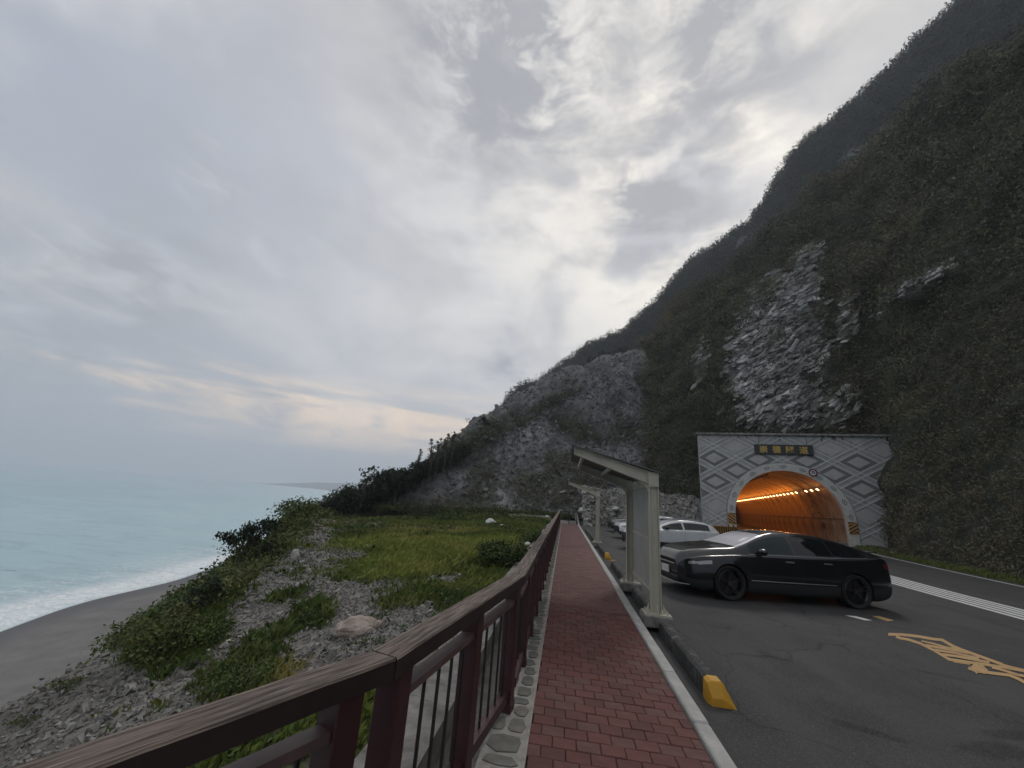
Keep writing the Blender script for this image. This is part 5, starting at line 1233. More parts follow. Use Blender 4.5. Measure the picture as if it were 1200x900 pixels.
# ---- far ridge
cr = [(560, 560), (604, 500), (612, 474), (632, 458), (660, 440), (700, 414), (736, 392), (764, 362), (805, 325), (852, 285), (890, 252), (925, 203), (975, 152), (1030, 100), (1080, 50), (1132, -4), (1200, -60), (1300, -150), (1500, -330)]
ds = [200, 210, 220, 230, 240, 250, 255, 250, 250, 245, 240, 232, 225, 222, 220, 215, 210, 205, 200]
cols = []
for (px, py), d in zip(cr, ds):
    c = dp(px, py, d); f = c * np.array([.55, .55, 0]) + np.array([0, 0, -5]); cols.append((f, c))
def dispB(P):
    return 5 * fbm(P, .018, 4, 141, .5, True) * sstep(P[:, 2], 0, 60) + 2.0 * fbm(P, .07, 4, 150, .55, True) + 1.0 * fbm(P, .3, 3, 155) - 1.5, None
RB = [(1036, 157, 12, 7, -.5), (1000, 182, 18, 5, -.5), (868, 283, 9, 2.5, -.7)]
def maskB(P, d): return {'light': blobs(P, RB, .5, 9, na=.3) * .9}
oB, GB, NB = make_hill('mountain_ridge', cols, 130, 300, [(0, 0), (.4, .3), (.75, .68), (1, 1)], M['ridge'], dispB, maskB, back=(60, 120, -40))

# ================================================================ VEGETATION AND LOOSE STONE
def sample_grid(G, N, n, prob):
    """n random points on a gridded surface with probability prob (nr,nc) times cell area"""
    A = np.linalg.norm(np.cross(G[1:, :-1] - G[:-1, :-1], G[:-1, 1:] - G[:-1, :-1]), axis=2); w = (A * prob[:-1, :-1]).ravel(); w /= w.sum()
    k = RNG.choice(len(w), n, p=w); r, c = np.divmod(k, G.shape[1] - 1); a, b_ = RNG.random((2, n, 1))
    P = G[r, c] * (1 - a) * (1 - b_) + G[r + 1, c] * a * (1 - b_) + G[r, c + 1] * (1 - a) * b_ + G[r + 1, c + 1] * a * b_
    return P, N[r, c]
def inview(G, m=60, top=-120):
    q = pix(G.reshape(-1, 3)); c = (G.reshape(-1, 3) - np.array([0, 0, EYE])) @ CAMM
    return ((q[:, 0] > -m) & (q[:, 0] < 1200 + m) & (q[:, 1] > top) & (q[:, 1] < 960) & (c[:, 2] > 1)).reshape(G.shape[:2]).astype(float) * .97 + .03
# forest on the near mountain
flat = GA.reshape(-1, 3); crag = blobs(flat, CRAG, .6, 7, na=.6); c2 = blobs(flat, CRAG2, 1.0, 8, na=.8)
bare = sstep(fbm(flat, .22, 3, 161), .18, .34) * .55
dist = np.linalg.norm(flat, axis=1)
prob = (np.clip(1 - crag * .90 - c2 * .75 - bare, .0, 1)).reshape(GA.shape[:2]) * inview(GA) * (1 / np.maximum(dist, 18) ** 1.75).reshape(GA.shape[:2])
def in_portal(P):
    rel = P[:, :2] - PC; x, y = rel @ PR, rel @ PA
    return ((x > -8.0) & (x < 7.4) & (y < 2.2) & (y > -3.5) & (P[:, 2] < 10.4)) | ((x >= 7.0) & (x < 7.3 + np.maximum(P[:, 2] - 3.5, 0) * .5) & (y < 1.2) & (y > -7) & (P[:, 2] < 10.6))
P, N = sample_grid(GA, NA, 11500, prob); kk = ~(in_portal(P) | bore(P)); P, N = P[kk], N[kk]
d = np.linalg.norm(P, axis=1); sz = np.clip(d * .0125, .35, 3.2) * (.55 + .9 * RNG.random(len(P)) ** 1.5)
tn = np.clip(.36 + .5 * fbm(P, .07, 2, 171) + .75 * fbm(P, .30, 2, 173) + RNG.normal(0, .08, len(P)), 0, 1); dr = np.clip(.25 + 1.2 * fbm(P, .05, 3, 175), 0, .8)
o = leaf_cloud('forest', P + N * (sz * .35)[:, None], np.c_[sz, sz, sz * .85], 46, sz * .26, M['forest'], tn, dr, droop=.25, tri=True); tag(o, 'dense green and brown scrub forest covering the steep mountain', kind='stuff')
P, N = sample_grid(GA, NA, 1500, prob * sstep(fbm(flat, .08, 3, 165), -.2, .3).reshape(GA.shape[:2])); kk = ~(in_portal(P) | bore(P)); P, N = P[kk], N[kk]; d = np.linalg.norm(P, axis=1); sz = np.clip(d * .022, .6, 5.5) * (.6 + .7 * RNG.random(len(P)))
o = leaf_cloud('forest', P + N * (sz * .25)[:, None], np.c_[sz, sz, sz * .8], 110, sz * .17, M['forest'], np.clip(.55 + .5 * fbm(P, .11, 3, 172) + RNG.normal(0, .35, len(P)), 0, 1), np.clip(RNG.normal(.1, .3, len(P)), 0, .8), droop=.2, shell=.7, tri=True); tag(o, 'rounded tree crowns standing out of the mountain scrub', kind='stuff')
# far ridge forest
def skyline_of(G, xs_):
    q = pix(G.reshape(-1, 3)); c = np.clip(((q[:, 0] + 60) / 1320 * len(xs_)).astype(int), 0, len(xs_) - 1); out = np.full(len(xs_), 900.); ok_ = (q[:, 0] > -60) & (q[:, 0] < 1260); np.minimum.at(out, c[ok_], q[ok_, 1]); return out
xs_ = np.linspace(-60, 1260, 132); sk = np.minimum(skyline_of(GA, xs_), skyline_of(GC, xs_)); qb = pix(GB.reshape(-1, 3)); shown = (qb[:, 1] < np.interp(qb[:, 0], xs_, sk) + 12).reshape(GB.shape[:2]) + .004
prob = shown * inview(GB) * (1 - blobs(GB.reshape(-1, 3), RB, .4, 9, na=.3).reshape(GB.shape[:2]))
P, N = sample_grid(GB, NB, 10000, prob); sz = 1.2 + 2.4 * RNG.random(len(P)) ** 2
o = leaf_cloud('forest', P + N * (sz * .3)[:, None], np.c_[sz, sz, sz * .9], 26, sz * .33, M['forest_far'], np.clip(.4 + .6 * fbm(P, .02, 3, 181) + RNG.normal(0, .15, len(P)), 0, 1), None, droop=.2, tri=True); tag(o, 'dark forest on the far mountain ridge', kind='stuff')
# scrub on the scree hill
vg = blobs(GC.reshape(-1, 3), VEG_C, .7, 5, na=.7); prob = (vg ** 2 + .035).reshape(GC.shape[:2]) * inview(GC)
P, N = sample_grid(GC, NC, 4200, prob); sz = .35 + .75 * RNG.random(len(P)) ** 2
o = leaf_cloud('scrub', P + N * (sz * .3)[:, None], np.c_[sz, sz, sz * .7], 26, sz * .36, M['forest'], np.clip(.45 + RNG.normal(0, .2, len(P)), 0, 1), np.clip(RNG.random(len(P)) * .8 - .1, 0, .7), tri=True); tag(o, 'patchy dark scrub on the grey scree slope', kind='stuff')
# bushes straddling the seam between the scree and the mountain spur
QC0 = pix(GC.reshape(-1, 3)); DC0 = np.linalg.norm(GC.reshape(-1, 3)[:, :2], axis=1); P = []
for _ in range(260):
    py = random.uniform(418, 585); px = np.interp(py, [418, 480, 540, 585], [765, 768, 766, 782]) + random.gauss(0, 7); r_ = np.hypot(QC0[:, 0] - px, QC0[:, 1] - py); P.append(dp(px, py, float(DC0[r_ < max(5, r_.min() + 1.5)].min()) - .4))
P = np.array(P); sz = .45 + .8 * RNG.random(len(P)) ** 1.5; o = leaf_cloud('scrub', P, np.c_[sz, sz, sz * .9], 44, sz * .27, M['forest'], np.clip(.4 + RNG.normal(0, .25, len(P)), 0, 1), np.clip(RNG.random(len(P)) * .6, 0, 1), tri=True); tag(o, 'ragged bushes where the scree meets the wooded spur', kind='stuff')
# dense line of trees along the crest of the scree hill
q = pix(GC.reshape(-1, 3)).reshape(*GC.shape[:2], 2); rr_ = np.argmin(q[..., 1], axis=0)
TP = []
for px0, px1, n_, s0 in ((690, 780, 90, 1.1), (600, 690, 16, .6)):
    for _ in range(n_):
        px = random.uniform(px0, px1); c_ = int(np.argmin(np.abs(q[rr_, np.arange(GC.shape[1]), 0] - px))); b_ = GC[rr_[c_], c_]; TP.append((*(b_ + np.array([random.uniform(-2, 2), random.uniform(0, 6), s0 * .3])), s0 * random.uniform(.6, 1.3)))
TP = np.array(TP); o = leaf_cloud('treeline', TP[:, :3], np.c_[TP[:, 3], TP[:, 3], TP[:, 3]], 60, TP[:, 3] * .26, M['leaf_dark'], np.clip(RNG.random(len(TP)), 0, .8), tri=True); tag(o, 'dark bushes massed along the top of the scree slope', kind='stuff')
# stones on the scree hill and the pale rubble below the chute
li = blobs(GC.reshape(-1, 3), SCREE_LIGHT, .8, 6, na=.5); prob = (.5 + 1.3 * li).reshape(GC.shape[:2]) * inview(GC)
P, N = sample_grid(GC, NC, 15000, prob); s_ = .15 + .6 * RNG.random(len(P)) ** 4; lt = blobs(P, SCREE_LIGHT, .8, 6, na=.5)
o = rocks('scree_stones', P + N * (s_ * .15)[:, None], s_, M['stone_slate'], np.clip(lt * .7 * RNG.random(len(P)) + .15 * RNG.random(len(P)), 0, 1)); tag(o, 'loose slate stones scattered over the grey scree slope', kind='stuff')
def rubble_heap():
    X, Y = np.meshgrid(np.linspace(1.8, 15.5, 90), np.linspace(36, 55, 110), indexing='xy'); X = X.ravel(); Y = Y.ravel()
    # rises from the edge of the car park towards the hill
    y0 = 42.6 + .9 * np.sin(X * .6) - np.clip(4.5 - X, 0, 4) * 2.6; h = np.clip((Y - y0) * .52, -.6, 3.6) + .22 * fbm(np.c_[X, Y, Y * 0], .6, 4, 201); h = np.where(Y < y0, -.5, h - .35)
    P = np.c_[X, Y, h]; G = P.reshape(110, 90, 3); me = np_mesh('rubble_bank', P, grid_faces(110, 90), M['slate'], attrs={'light': np.full(len(P), .35), 'veg': np.zeros(len(P)), 'brown': np.zeros(len(P))}, smooth=True); tag(link('rubble_bank_terrain', me), kind='structure')
    prob = (G[..., 2] > -.45).astype(float); P, N = sample_grid(G, grid_normals(G), 4200, prob); rel = P[:, :2] - PC; k = ((rel @ PR) < -7.6) | ((rel @ PA) < -.4); P = P[k]
    s_ = .16 + .42 * RNG.random(len(P)) ** 2.5; o = rocks('rubble', P + np.array([0, 0, .06]), s_, M['stone'], RNG.random(len(P)) ** 1.3, RNG.random(len(P)) * .6, flat=.7); tag(o, 'pale grey rubble heaped behind the parked cars', kind='stuff')
rubble_heap()
# near shelf: gravel, stones, grass
def shelf_points(n, y0, y1, pw=1.0):
    Y = y0 + (y1 - y0) * RNG.random(n) ** pw; cx_ = crest_x(Y); X = -1.42 + (cx_ - 1.2 + 1.42) * RNG.random(n); Z = hill_z(X, Y); return np.c_[X, Y, Z]
P = shelf_points(95000, -1.2, 30, 1.7); gm = blobs(P, GRAVEL, .7); lm = blobs(P, LUSH, .5)
keep = RNG.random(len(P)) < np.clip(gm * .62 + .06 - lm * .35, .015, 1); P = P[keep][:24000]
dd = np.linalg.norm(P, axis=1); s_ = (.012 + .0026 * dd) * (.6 + 1.9 * RNG.random(len(P)) ** 4)
o = rocks('gravel', P + np.array([0, 0, .008]), s_, M['stone'], RNG.random(len(P)) ** 2.2 * .8, RNG.random(len(P)) * .8); tag(o, 'grey angular gravel spread over the slope left of the railing', kind='stuff')
P = shelf_points(2600, .5, 26, 1.4); gm = blobs(P, GRAVEL, .6); P = P[RNG.random(len(P)) < gm * .9 + .03]
s_ = .05 + .08 * RNG.random(len(P)) ** 2.5; o = rocks('stones', P + np.array([0, 0, .015]), s_, M['stone'], RNG.random(len(P)) ** 1.5 * .7, RNG.random(len(P)) * .7, flat=.5); tag(o, 'larger flat stones lying among the gravel', kind='stuff')
def blades(name, P, H, mt, tint, dry, K=7, lean=.5, wid=.07):
    n = len(P); T = n * K; base = np.repeat(P, K, 0) + np.c_[RNG.normal(0, 1, (T, 2)) * np.repeat(H, K)[:, None] * .35, np.zeros(T)]; h = np.repeat(H, K) * (.5 + .7 * RNG.random(T)); a = RNG.random(T) * 2 * math.pi
    dr_ = np.c_[np.cos(a), np.sin(a)]; sd_ = np.c_[-np.sin(a), np.cos(a)]; w = (h * wid)[:, None]; l1 = (h * lean * .35 * RNG.random(T))[:, None]; l2 = (h * lean * (.3 + .9 * RNG.random(T)))[:, None]
    z = lambda f: (base[:, 2] + h * f)[:, None]
    V = np.stack([np.c_[base[:, :2] - sd_ * w * .5, z(0) - .02], np.c_[base[:, :2] + sd_ * w * .5, z(0) - .02], np.c_[base[:, :2] + dr_ * l1 + sd_ * w * .5, z(.6)], np.c_[base[:, :2] + dr_ * l1 - sd_ * w * .5, z(.6)], np.c_[base[:, :2] + dr_ * l2, z(.97)]], 1).reshape(-1, 3)
    i = np.arange(T)[:, None] * 5
    F = np.concatenate([i + np.array([0, 1, 2]), i + np.array([0, 2, 4])], 0)
    tt = np.clip(np.repeat(tint, K) + RNG.normal(0, .15, T), 0, 1); dd = np.clip(np.repeat(dry, K) + RNG.normal(0, .08, T), 0, 1)
    return link(name, np_mesh(name, V, F, mt, attrs={'tint': np.repeat(tt, 5), 'dry': np.repeat(dd, 5)}))
P = shelf_points(165000, -1.2, 42, 1.35); lm = blobs(P, LUSH, .8, 4); gm = blobs(P, GRAVEL, .6); ym = blobs(P, YELLOWG, .9, 5); bm_ = blobs(P, BROWNG, .8, 6)
pr = np.clip(lm * .6 + ym * .6 + bm_ * .4 + .25 * sstep(fbm(P, .6, 3, 210), .0, .3) + .05 - gm * .22, .0, 1); keep = RNG.random(len(P)) < pr * .42; P = P[keep]; lm, ym, bm_ = lm[keep], ym[keep], bm_[keep]
dd = np.linalg.norm(P, axis=1); H = (.028 + .0065 * np.minimum(dd, 16)) * (.5 + 1.0 * RNG.random(len(P))) * (1 + .25 * lm) * np.clip(1 + 1.3 * fbm(P, .55, 4, 218, .65), .45, 1.9)
tn = np.clip(.12 + .8 * ym + .8 * fbm(P, .45, 4, 215, .65) + .08, 0, 1); dr = np.clip(.24 * ym + .75 * bm_ * (1 - lm * .3) + .75 * np.clip(fbm(P, .6, 4, 220, .65), 0, 1), 0, .9)
o = blades('grass', P, H, M['grass'], tn, dr, K=7, wid=.13, lean=.7); tag(o, 'short green and yellow grass growing over the gravel shelf', kind='stuff')
# broad-leaved weeds hugging the ground
C2 = shelf_points(9000, 6, 42, 1.0); cl = sstep(fbm(C2, .28, 3, 245), .02, .25) * (1 - .7 * blobs(C2, YELLOWG, .6, 5)) * (1 - .85 * blobs(C2, GRAVEL, .5)); C2 = C2[RNG.random(len(C2)) < np.clip(cl * .55 + .05, 0, 1)]; z2 = (.06 + .012 * np.linalg.norm(C2, axis=1)) * (.5 + RNG.random(len(C2)))
o = leaf_cloud('weeds', C2 + np.array([0, 0, .04]), np.c_[z2 * 1.3, z2 * 1.3, z2 * .5], 24, z2 * .32, M['leaf'], np.clip(.3 + .8 * fbm(C2, .5, 3, 247), 0, 1), np.clip(fbm(C2, .4, 3, 249), 0, .5)); tag(o, 'clumps of darker weeds across the far part of the grass', kind='stuff')
k = (RNG.random(len(P)) < .30); Q = P[k]; H2 = H[k]
o = leaf_cloud('weeds', Q + np.array([0, 0, .03]), np.c_[H2 * 1.3, H2 * 1.3, H2 * .5], 9, H2 * .75, M['leaf'], np.clip(tn[k] * .8, 0, 1), dr[k] * .7); tag(o, 'low broad-leaved weeds between the grass', kind='stuff')
# scrub on the seaward slope
Y = RNG.random(5200) * 46 + .2; cx_ = crest_x(Y); X = cx_ - .15 - RNG.random(5200) ** 1.6 * 9; P = np.c_[X, Y, hill_z(X, Y)]
pq = pix(P); cut = (pq[:, 0] > 222) & (pq[:, 0] < 338) & (pq[:, 1] < np.interp(pq[:, 0], [222, 262, 300, 338], [700, 672, 652, 632])); P = P[~cut]; Y = Y[~cut]; cx_ = cx_[~cut]; X = X[~cut]; pq = pq[~cut]; lowleft = (pq[:, 0] < 165) & (pq[:, 1] > 770)
keep = (RNG.random(len(P)) < np.where(lowleft, 0, .8)) & (~((Y < 5.2) & (cx_ - X < .9))); P = P[keep]; dd = np.linalg.norm(P, axis=1)
sz = (.12 + .020 * np.minimum(dd, 40)) * (.6 + .9 * RNG.random(len(P)))
o = leaf_cloud('undergrowth', P + np.array([0, 0, .1]), np.c_[sz, sz, sz * .8], 48, sz * .215, M['leaf'], np.clip(.32 + .5 * fbm(P, .3, 3, 230) + RNG.normal(0, .12, len(P)), 0, 1), np.clip(.1 + .9 * fbm(P, .25, 3, 235), 0, .7)); tag(o, 'tangled undergrowth covering the slope towards the sea', kind='stuff')
# verge right of the road
n = 3000; Y = RNG.random(n) ** 1.0 * 34 + 6; X = edge_x(Y) + .55 + RNG.random(n) * 1.6; P = np.c_[X, Y, np.full(n, -.18)]; H = np.full(n, .22) * (.5 + RNG.random(n)); o = blades('grass', P, H, M['grass'], np.full(n, .05), np.full(n, .12), K=6, wid=.10); tag(o, 'rough grass on the verge below the cliff', kind='stuff')
P2 = P[::3] + np.array([.7, 0, .1]); o = leaf_cloud('weeds', P2, np.full((len(P2), 3), .28), 18, .13, M['forest'], np.full(len(P2), .4), np.full(len(P2), .3)); tag(o, 'dark weeds along the foot of the cliff', kind='stuff')

# ---- individual shrubs and trees
def shrub(loc, w, h, n, leaf, material, label, tint=.4, dry=0., seed=0, group=None, trunk=True, cat='shrub', lobes=9, name='shrub', flatness=.6, lean=0.):
    rg = random.Random(seed); root = empty(name, loc); tag(root, label, cat, group); C = []; R = []
    st = MB()
    for k in range(lobes):
        t = 2 * math.pi * k / lobes + rg.uniform(-.5, .5); rr = w * .5 * rg.uniform(.25, .75); z = h * rg.uniform(.38, .86); c = (rr * math.cos(t) + lean * z, rr * math.sin(t), z); C.append(c); s_ = w * rg.uniform(.17, .30); R.append((s_, s_, s_ * flatness))
        mid = (c[0] * .45, c[1] * .45, c[2] * .5); b0 = h * .018
        st.tube([(rg.uniform(-.03, .03) * w, rg.uniform(-.03, .03) * w, -.1), mid, c], [b0 * 1.3, b0, b0 * .4], 5)
    per = max(8, n // lobes); leaf_cloud('foliage', np.array(C), np.array(R), per, leaf, material, np.clip(np.array([tint + rg.uniform(-.2, .2) for _ in C]), 0, 1), np.full(len(C), dry) if dry else None, parent=root, shell=.35)
    if trunk: st.build('stem', M['bark'], root)
    return root
def on(px, py, z, sink=.05):
    q = gp(px, py, z); return (q[0], q[1], z - sink)
def hz(x, y): return float(hill_z(np.array([x]), np.array([y]))[0])
def at_shelf(px, py, zg=-.45):
    q = gp(px, py, zg)
    for _ in range(6): q = gp(px, py, hz(q[0], q[1]))
    return (q[0], q[1], q[2] - .04)
shrub(at_shelf(588, 668), 1.9, .82, 2600, .11, M['leaf'], 'big dark green bush beside the handrail where the grass meets the wall', .18, seed=1, lobes=14)
shrub(at_shelf(628, 640), 1.7, .6, 1300, .10, M['leaf'], 'smaller bush behind the big one, close to the railing', .2, seed=2)
shrub(at_shelf(185, 772), 1.25, .62, 2300, .055, M['leaf'], 'bushy clump with brownish tips on the crest above the beach', .3, .25, seed=3, lobes=14)
shrub(at_shelf(235, 760), .95, .45, 1700, .05, M['leaf'], 'bright green leafy clump right of the brown-tipped one', .45, seed=4, lobes=12)
shrub(at_shelf(280, 815), .85, .34, 1500, .04, M['leaf'], 'low green clump just above the handrail', .4, seed=5, lobes=12)
shrub(at_shelf(365, 732), .55, .24, 700, .035, M['leaf'], 'small dark tuft in the middle of the gravel slope', .22, seed=6)
shrub(at_shelf(238, 722), 1.0, .75, 1500, .06, M['leaf_dark'], 'dark bush leaning out over the beach below the small tree', .5, seed=7)
shrub(at_shelf(300, 668), 2.1, 1.1, 1800, .09, M['leaf'], 'green shrub right of the dark windswept tree', .3, .15, seed=8, lobes=12)
shrub(at_shelf(330, 640), 2.4, 1.3, 1800, .10, M['leaf'], 'olive shrub behind the gravel mound', .38, .15, seed=9, lobes=12)
shrub(at_shelf(345, 622), 3.2, 1.7, 1800, .13, M['leaf'], 'tall light green shrub on the crest in front of the dark thicket', .42, .1, seed=10, lobes=12)
shrub(at_shelf(72, 812), .40, .24, 300, .032, M['leaf'], 'straggly weed sticking up at the edge of the rubble above the beach', .5, .2, seed=11)
shrub(at_shelf(28, 845), .45, .14, 300, .03, M['leaf'], 'low olive weed at the left edge of the rubble', .45, .25, seed=12)
shrub(at_shelf(530, 612), 3.2, .7, 900, .13, M['leaf'], 'dark green hummock of plants left of the white rocks', .2, seed=13)
shrub(at_shelf(500, 607), 4.5, 1.1, 1100, .15, M['leaf_dark'], 'dark mound of bushes at the foot of the scree', .6, seed=14)
def windswept_tree():
    L0 = np.array(gp(287, 690, -1.0)); x, y = -9.4, 10.9; z = hz(x, y); base = dp(283, 678, 14.6); root = empty('windswept_tree', (base[0], base[1], base[2])); tag(root, 'small dark windswept tree standing out against the sea', 'tree')
    m = MB(); rg = random.Random(4); C = []; R = []
    m.tube([(0, 0, -1.2), (.05, 0, -.1), (-.15, 0, .35), (-.1, .1, .75)], [.11, .08, .06, .035], 7)
    for k in range(13):
        t = rg.uniform(0, 6.28); r_ = rg.uniform(.25, 1.0); c = (-.15 + r_ * math.cos(t) * 1.05, r_ * math.sin(t) * .7, .55 + rg.uniform(-.25, .55) - abs(math.cos(t)) * r_ * .18); C.append(c); s_ = rg.uniform(.2, .36); R.append((s_, s_, s_ * .5)); m.tube([(-.12, 0, .3), (c[0] * .5, c[1] * .5, c[2] * .75), c], [.035, .022, .01], 5)
    leaf_cloud('crown', np.array(C), np.array(R), 130, .075, M['leaf_dark'], np.array([rg.uniform(0, .5) for _ in C]), parent=root, shell=.3); m.build('trunk', M['bark'], root)
windswept_tree()
bpy.data.objects['windswept_tree'].scale = (1.1, 1.1, 1.6)
# thicket and trees standing on the seaward shoulder of the scree hill
def crest_tree(px, py_base, py_top, dist_, w, label, group, seed, mt='leaf_dark', tint=.35, kind='round'):
    b_ = dp(px, py_base, dist_); t_ = dp(px, py_top, dist_); h = max(t_[2] - b_[2], .6) * (1.35 if kind == 'spire' else 1.1); rg = random.Random(seed)
    root = empty('tree' if kind != 'bush' else 'bush', (b_[0], b_[1], b_[2] - .3)); tag(root, label, 'tree' if kind != 'bush' else 'bush', group); C = []; R = []; m = MB()
    m.tube([(0, 0, -.8), (.03 * h, 0, h * .4), (-.02 * h, 0, h * .8)], [.05 * h, .035 * h, .012 * h], 6)
    n = 11 if kind != 'spire' else 8
    for k in range(n):
        t = rg.uniform(0, 6.28)
        if kind == 'spire': f = k / (n - 1); c = (w * .12 * math.cos(t), w * .12 * math.sin(t), h * (.3 + .75 * f)); s_ = w * .30 * (1 - .6 * f)
        else: rr = w * rg.uniform(.1, .42); c = (rr * math.cos(t), rr * math.sin(t), h * rg.uniform(.35, .95)); s_ = w * rg.uniform(.16, .28)
        C.append(c); R.append((s_, s_, s_ * (.9 if kind == 'spire' else .7))); m.tube([(0, 0, h * .3), c], [.02 * h, .006 * h], 4)
    leaf_cloud('crown', np.array(C), np.array(R), 70, w * .085, M[mt], np.array([tint + rg.uniform(-.25, .25) for _ in C]).clip(0, 1), parent=root, shell=.35); m.build('trunk', M['bark'], root)
D0 = 40
QC = pix(GC.reshape(-1, 3)); DC = np.linalg.norm(GC.reshape(-1, 3)[:, :2], axis=1)
def hill_dist(px, py):
    r = np.hypot(QC[:, 0] - px, QC[:, 1] - py); k = r < max(5, r.min() + 1.5); return float(DC[k].min())
spec = [(378, 608, 590, 4.2, 'bush', 'lowest dark bush at the seaward end of the thicket'), (398, 603, 578, 4.2, 'bush', 'dark bush second from the seaward end of the thicket'), (418, 598, 566, 4.6, 'round', 'round-headed tree in the thicket, below the spindly one'), (425, 582, 553, 1.5, 'round', 'spindly little tree rising out of the thicket'),
        (445, 592, 552, 5.2, 'round', 'broad rounded tree in the middle of the thicket'), (462, 586, 552, 3.8, 'round', 'rounded tree just right of the broadest one'), (477, 574, 548, 3.6, 'round', 'bushy tree at the right end of the rounded crowns'), (493, 560, 540, 2.8, 'round', 'bushy tree where the slate slope starts'),
        (488, 556, 533, 1.5, 'spire', 'slim tree with a bent top on the skyline'), (503, 552, 524, 1.8, 'spire', 'slim dark tree left in the skyline row'), (511, 548, 522, 1.6, 'spire', 'slim dark tree second in the skyline row'), (520, 544, 517, 1.8, 'spire', 'tallest slim tree in the skyline row'), (528, 540, 514, 1.4, 'spire', 'thin pointed tree near the end of the skyline row'), (537, 536, 519, 1.8, 'round', 'last low tree of the skyline row, nearest the bare crest'), (567, 500, 488, 1.4, 'round', 'lone bush high on the bare skyline')]
for i, (px, yb, yt, w, kd, lb) in enumerate(spec): crest_tree(px, yb, yt, hill_dist(px, yb) - .8, w * (1 if i < 14 else 1.4), lb, 'trees on the seaward shoulder of the scree hill', 100 + i, kind=kd, tint=.3 if kd == 'round' else .15)
# skyline bushes along the rest of the thicket: filler mass beneath
P = []
for _ in range(420):
    f = random.random(); px = 370 + f * 180; top = np.interp(px, [370, 400, 440, 480, 520, 550], [592, 576, 562, 552, 536, 522]); bot = np.interp(px, [370, 400, 440, 480, 520, 550], [612, 606, 590, 566, 546, 528]); py = random.uniform(top, bot); P.append(dp(px, py, hill_dist(px, py) - .5))
P = np.array(P); sz = .55 + .5 * RNG.random(len(P)); o = leaf_cloud('thicket', P, np.c_[sz, sz, sz * .8], 40, sz * .26, M['leaf_dark'], np.clip(.45 + RNG.normal(0, .25, len(P)), 0, 1), tri=True); tag(o, 'dark thicket filling the shoulder of the slope above the sea', kind='stuff')

# pale marble slabs standing out of the crags
prob = (blobs(flat, CRAG, .5, 7, na=.5) + .32 * c2).reshape(GA.shape[:2]) * inview(GA) * (1 / np.maximum(dist, 18) ** 1.5).reshape(GA.shape[:2])
P, N = sample_grid(GA, NA, 7000, prob); P = P[~in_portal(P)]; n = len(P); d = np.linalg.norm(P, axis=1); s_ = d * .0070 * (.35 + 1.5 * RNG.random(n) ** 2.5)
lt = fbm(P, .25, 3, 300) + RNG.normal(0, .25, n)
D = np.stack([1.7 + 1.5 * RNG.random(n), .6 + .5 * RNG.random(n), .28 + .35 * RNG.random(n)], 1) * s_[:, None]
V = CUBE[None] * (1 + RNG.normal(0, .20, (n, 8, 3))) * D[:, None]
a = -.62 + RNG.normal(0, .17, n); ca_, sa_ = np.cos(a), np.sin(a); V = np.stack([V[..., 0] * ca_[:, None] + V[..., 2] * sa_[:, None], V[..., 1], -V[..., 0] * sa_[:, None] + V[..., 2] * ca_[:, None]], -1)
P = P - N[:n] * 0; b2 = .35 + RNG.normal(0, .28, n); cb, sb = np.cos(b2), np.sin(b2); V = np.stack([V[..., 0] * cb[:, None] - V[..., 1] * sb[:, None], V[..., 0] * sb[:, None] + V[..., 1] * cb[:, None], V[..., 2]], -1) + P[:, None]
o = link('crag_slabs', np_mesh('crag_slabs', V.reshape(-1, 3), (CUBEF[None] + np.arange(n)[:, None, None] * 8).reshape(-1, 4), M['crag'], attrs={'tint': np.repeat(np.clip(.30 + 1.5 * lt, 0, 1), 8), 'dry': np.repeat(np.clip(RNG.random(n) * 1.8 - .8, 0, 1), 8)})); tag(o, 'pale broken marble slabs of the bare crag above the tunnel', kind='stuff')
# plants and bushes where the shelf meets the scree
n = 700; Y = 38 + RNG.random(n) * 12; X = -20 + 20.5 * RNG.random(n); Y = np.interp(X, [-22, -19, -14, -10, -7, -4, -1, 1], [42, 44, 46, 48, 50, 52, 53, 53]) - 2.4 + RNG.random(n) * 3.2; P = np.c_[X, Y, np.full(n, .1) - .03 * np.maximum(-8 - X, 0) * 1.2]
sz = .35 + .5 * RNG.random(n) ** 2; o = leaf_cloud('weeds', P, np.c_[sz * 1.2, sz * 1.2, sz * .6], 26, sz * .32, M['leaf'], np.clip(.15 + RNG.normal(0, .15, n), 0, 1), np.full(n, .15)); tag(o, 'dark low growth along the foot of the scree', kind='stuff')

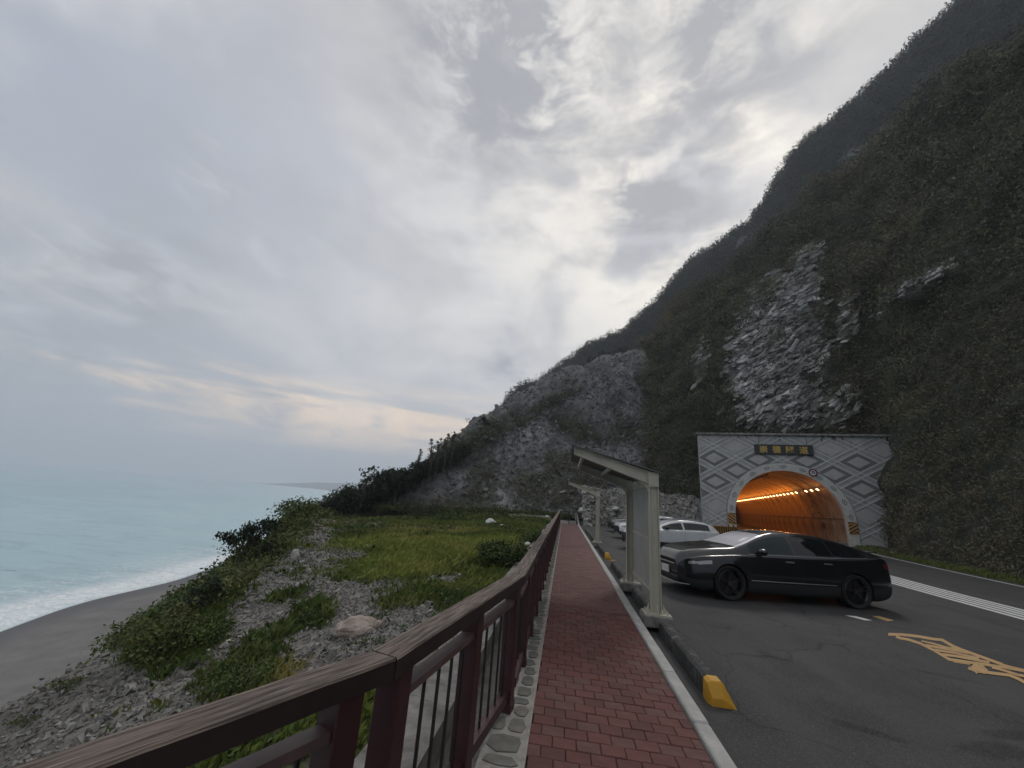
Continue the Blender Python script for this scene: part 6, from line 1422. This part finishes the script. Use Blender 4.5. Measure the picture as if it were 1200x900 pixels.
# ---- single rocks
q = at_shelf(420, 742); boulder('boulder', (q[0], q[1], q[2] + .10), .52, M['stone_pink'], 'pinkish layered boulder beside the handrail bend', 'boulder', 3, squash=(1.25, .75, .62), cuts=4)
for i, (px, py, s_, lb) in enumerate([(575, 615, .75, 'larger white rock in the far grass'), (589, 618, .42, 'small white rock right of the larger one'), (536, 692, .13, 'white stone at the edge of the green weeds'), (612, 655, .16, 'white stone on the wall top beside the big bush'), (618, 645, .2, 'second white stone along the wall, beyond the bush'), (509, 712, .09, 'small white stone in the gravel below the grass'),
                                      (345, 655, .42, 'tall pale slab standing in the gravel mound'), (290, 745, .14, 'grey stone by the driftwood'), (268, 755, .17, 'grey flat stone left of the driftwood'), (641, 606, .4, 'white rock near the far end of the railing')]):
    q = at_shelf(px, py); boulder('rock', (q[0], q[1], (q[2] if px not in (612, 618) else -.15) + s_ * .22), s_, M['stone_white'] if 'white' in lb else M['stone'], lb, 'rock', 20 + i, squash=(.7, .5, .95) if 'tall' in lb else (1, .8, .7), cuts=3)
def driftwood():
    a, b_ = at_shelf(302, 752), at_shelf(332, 728); m = MB().beam((0, 0, .03), (b_[0] - a[0], b_[1] - a[1], b_[2] - a[2] + .06), .07, .035); o = m.build('driftwood_plank', M['driftwood'], bevel=.006, loc=a); tag(o, 'pale driftwood plank lying on the gravel slope', 'plank')
    a, b_ = at_shelf(232, 742), at_shelf(258, 762); m = MB().tube([(0, 0, .04), ((b_[0] - a[0]) * .5, (b_[1] - a[1]) * .5, .03), (b_[0] - a[0], b_[1] - a[1], b_[2] - a[2] + .03)], [.03, .035, .02], 7); o = m.build('driftwood_log', M['driftwood'], loc=a); tag(o, 'dark driftwood log between the two clumps on the slope', 'log')
driftwood()
for i, (px, py, s_, lb) in enumerate([(684, 598, 1.3, 'white boulder behind the far shelter post'), (690, 604, .7, 'smaller pale boulder below the white one'), (722, 596, 1.0, 'long pale slab sticking out of the rubble above the dark grey car')]):
    q = dp(px, py, 45); boulder('boulder', q, s_, M['stone_white'], lb, 'boulder', 40 + i, squash=(1.2, .7, .45))

# haze
hz_ = MB(); hz_.box((-2500, 2750, HAZE_TOP / 2 - 15.5), (23100, 23600, HAZE_TOP + 31)); hm = bpy.data.materials.new('haze'); hm.use_nodes = True; nn = hm.node_tree.nodes; nn.remove(nn['Principled BSDF']); pv = nn.new('ShaderNodeVolumePrincipled')
pv.inputs['Density'].default_value = HAZE_DENSITY; pv.inputs['Color'].default_value = (.86, .91, 1.0, 1); pv.inputs['Anisotropy'].default_value = .2; hm.node_tree.links.new(pv.outputs[0], nn['Material Output'].inputs['Volume'])
o = hz_.build('haze', hm); tag(o, kind='stuff')
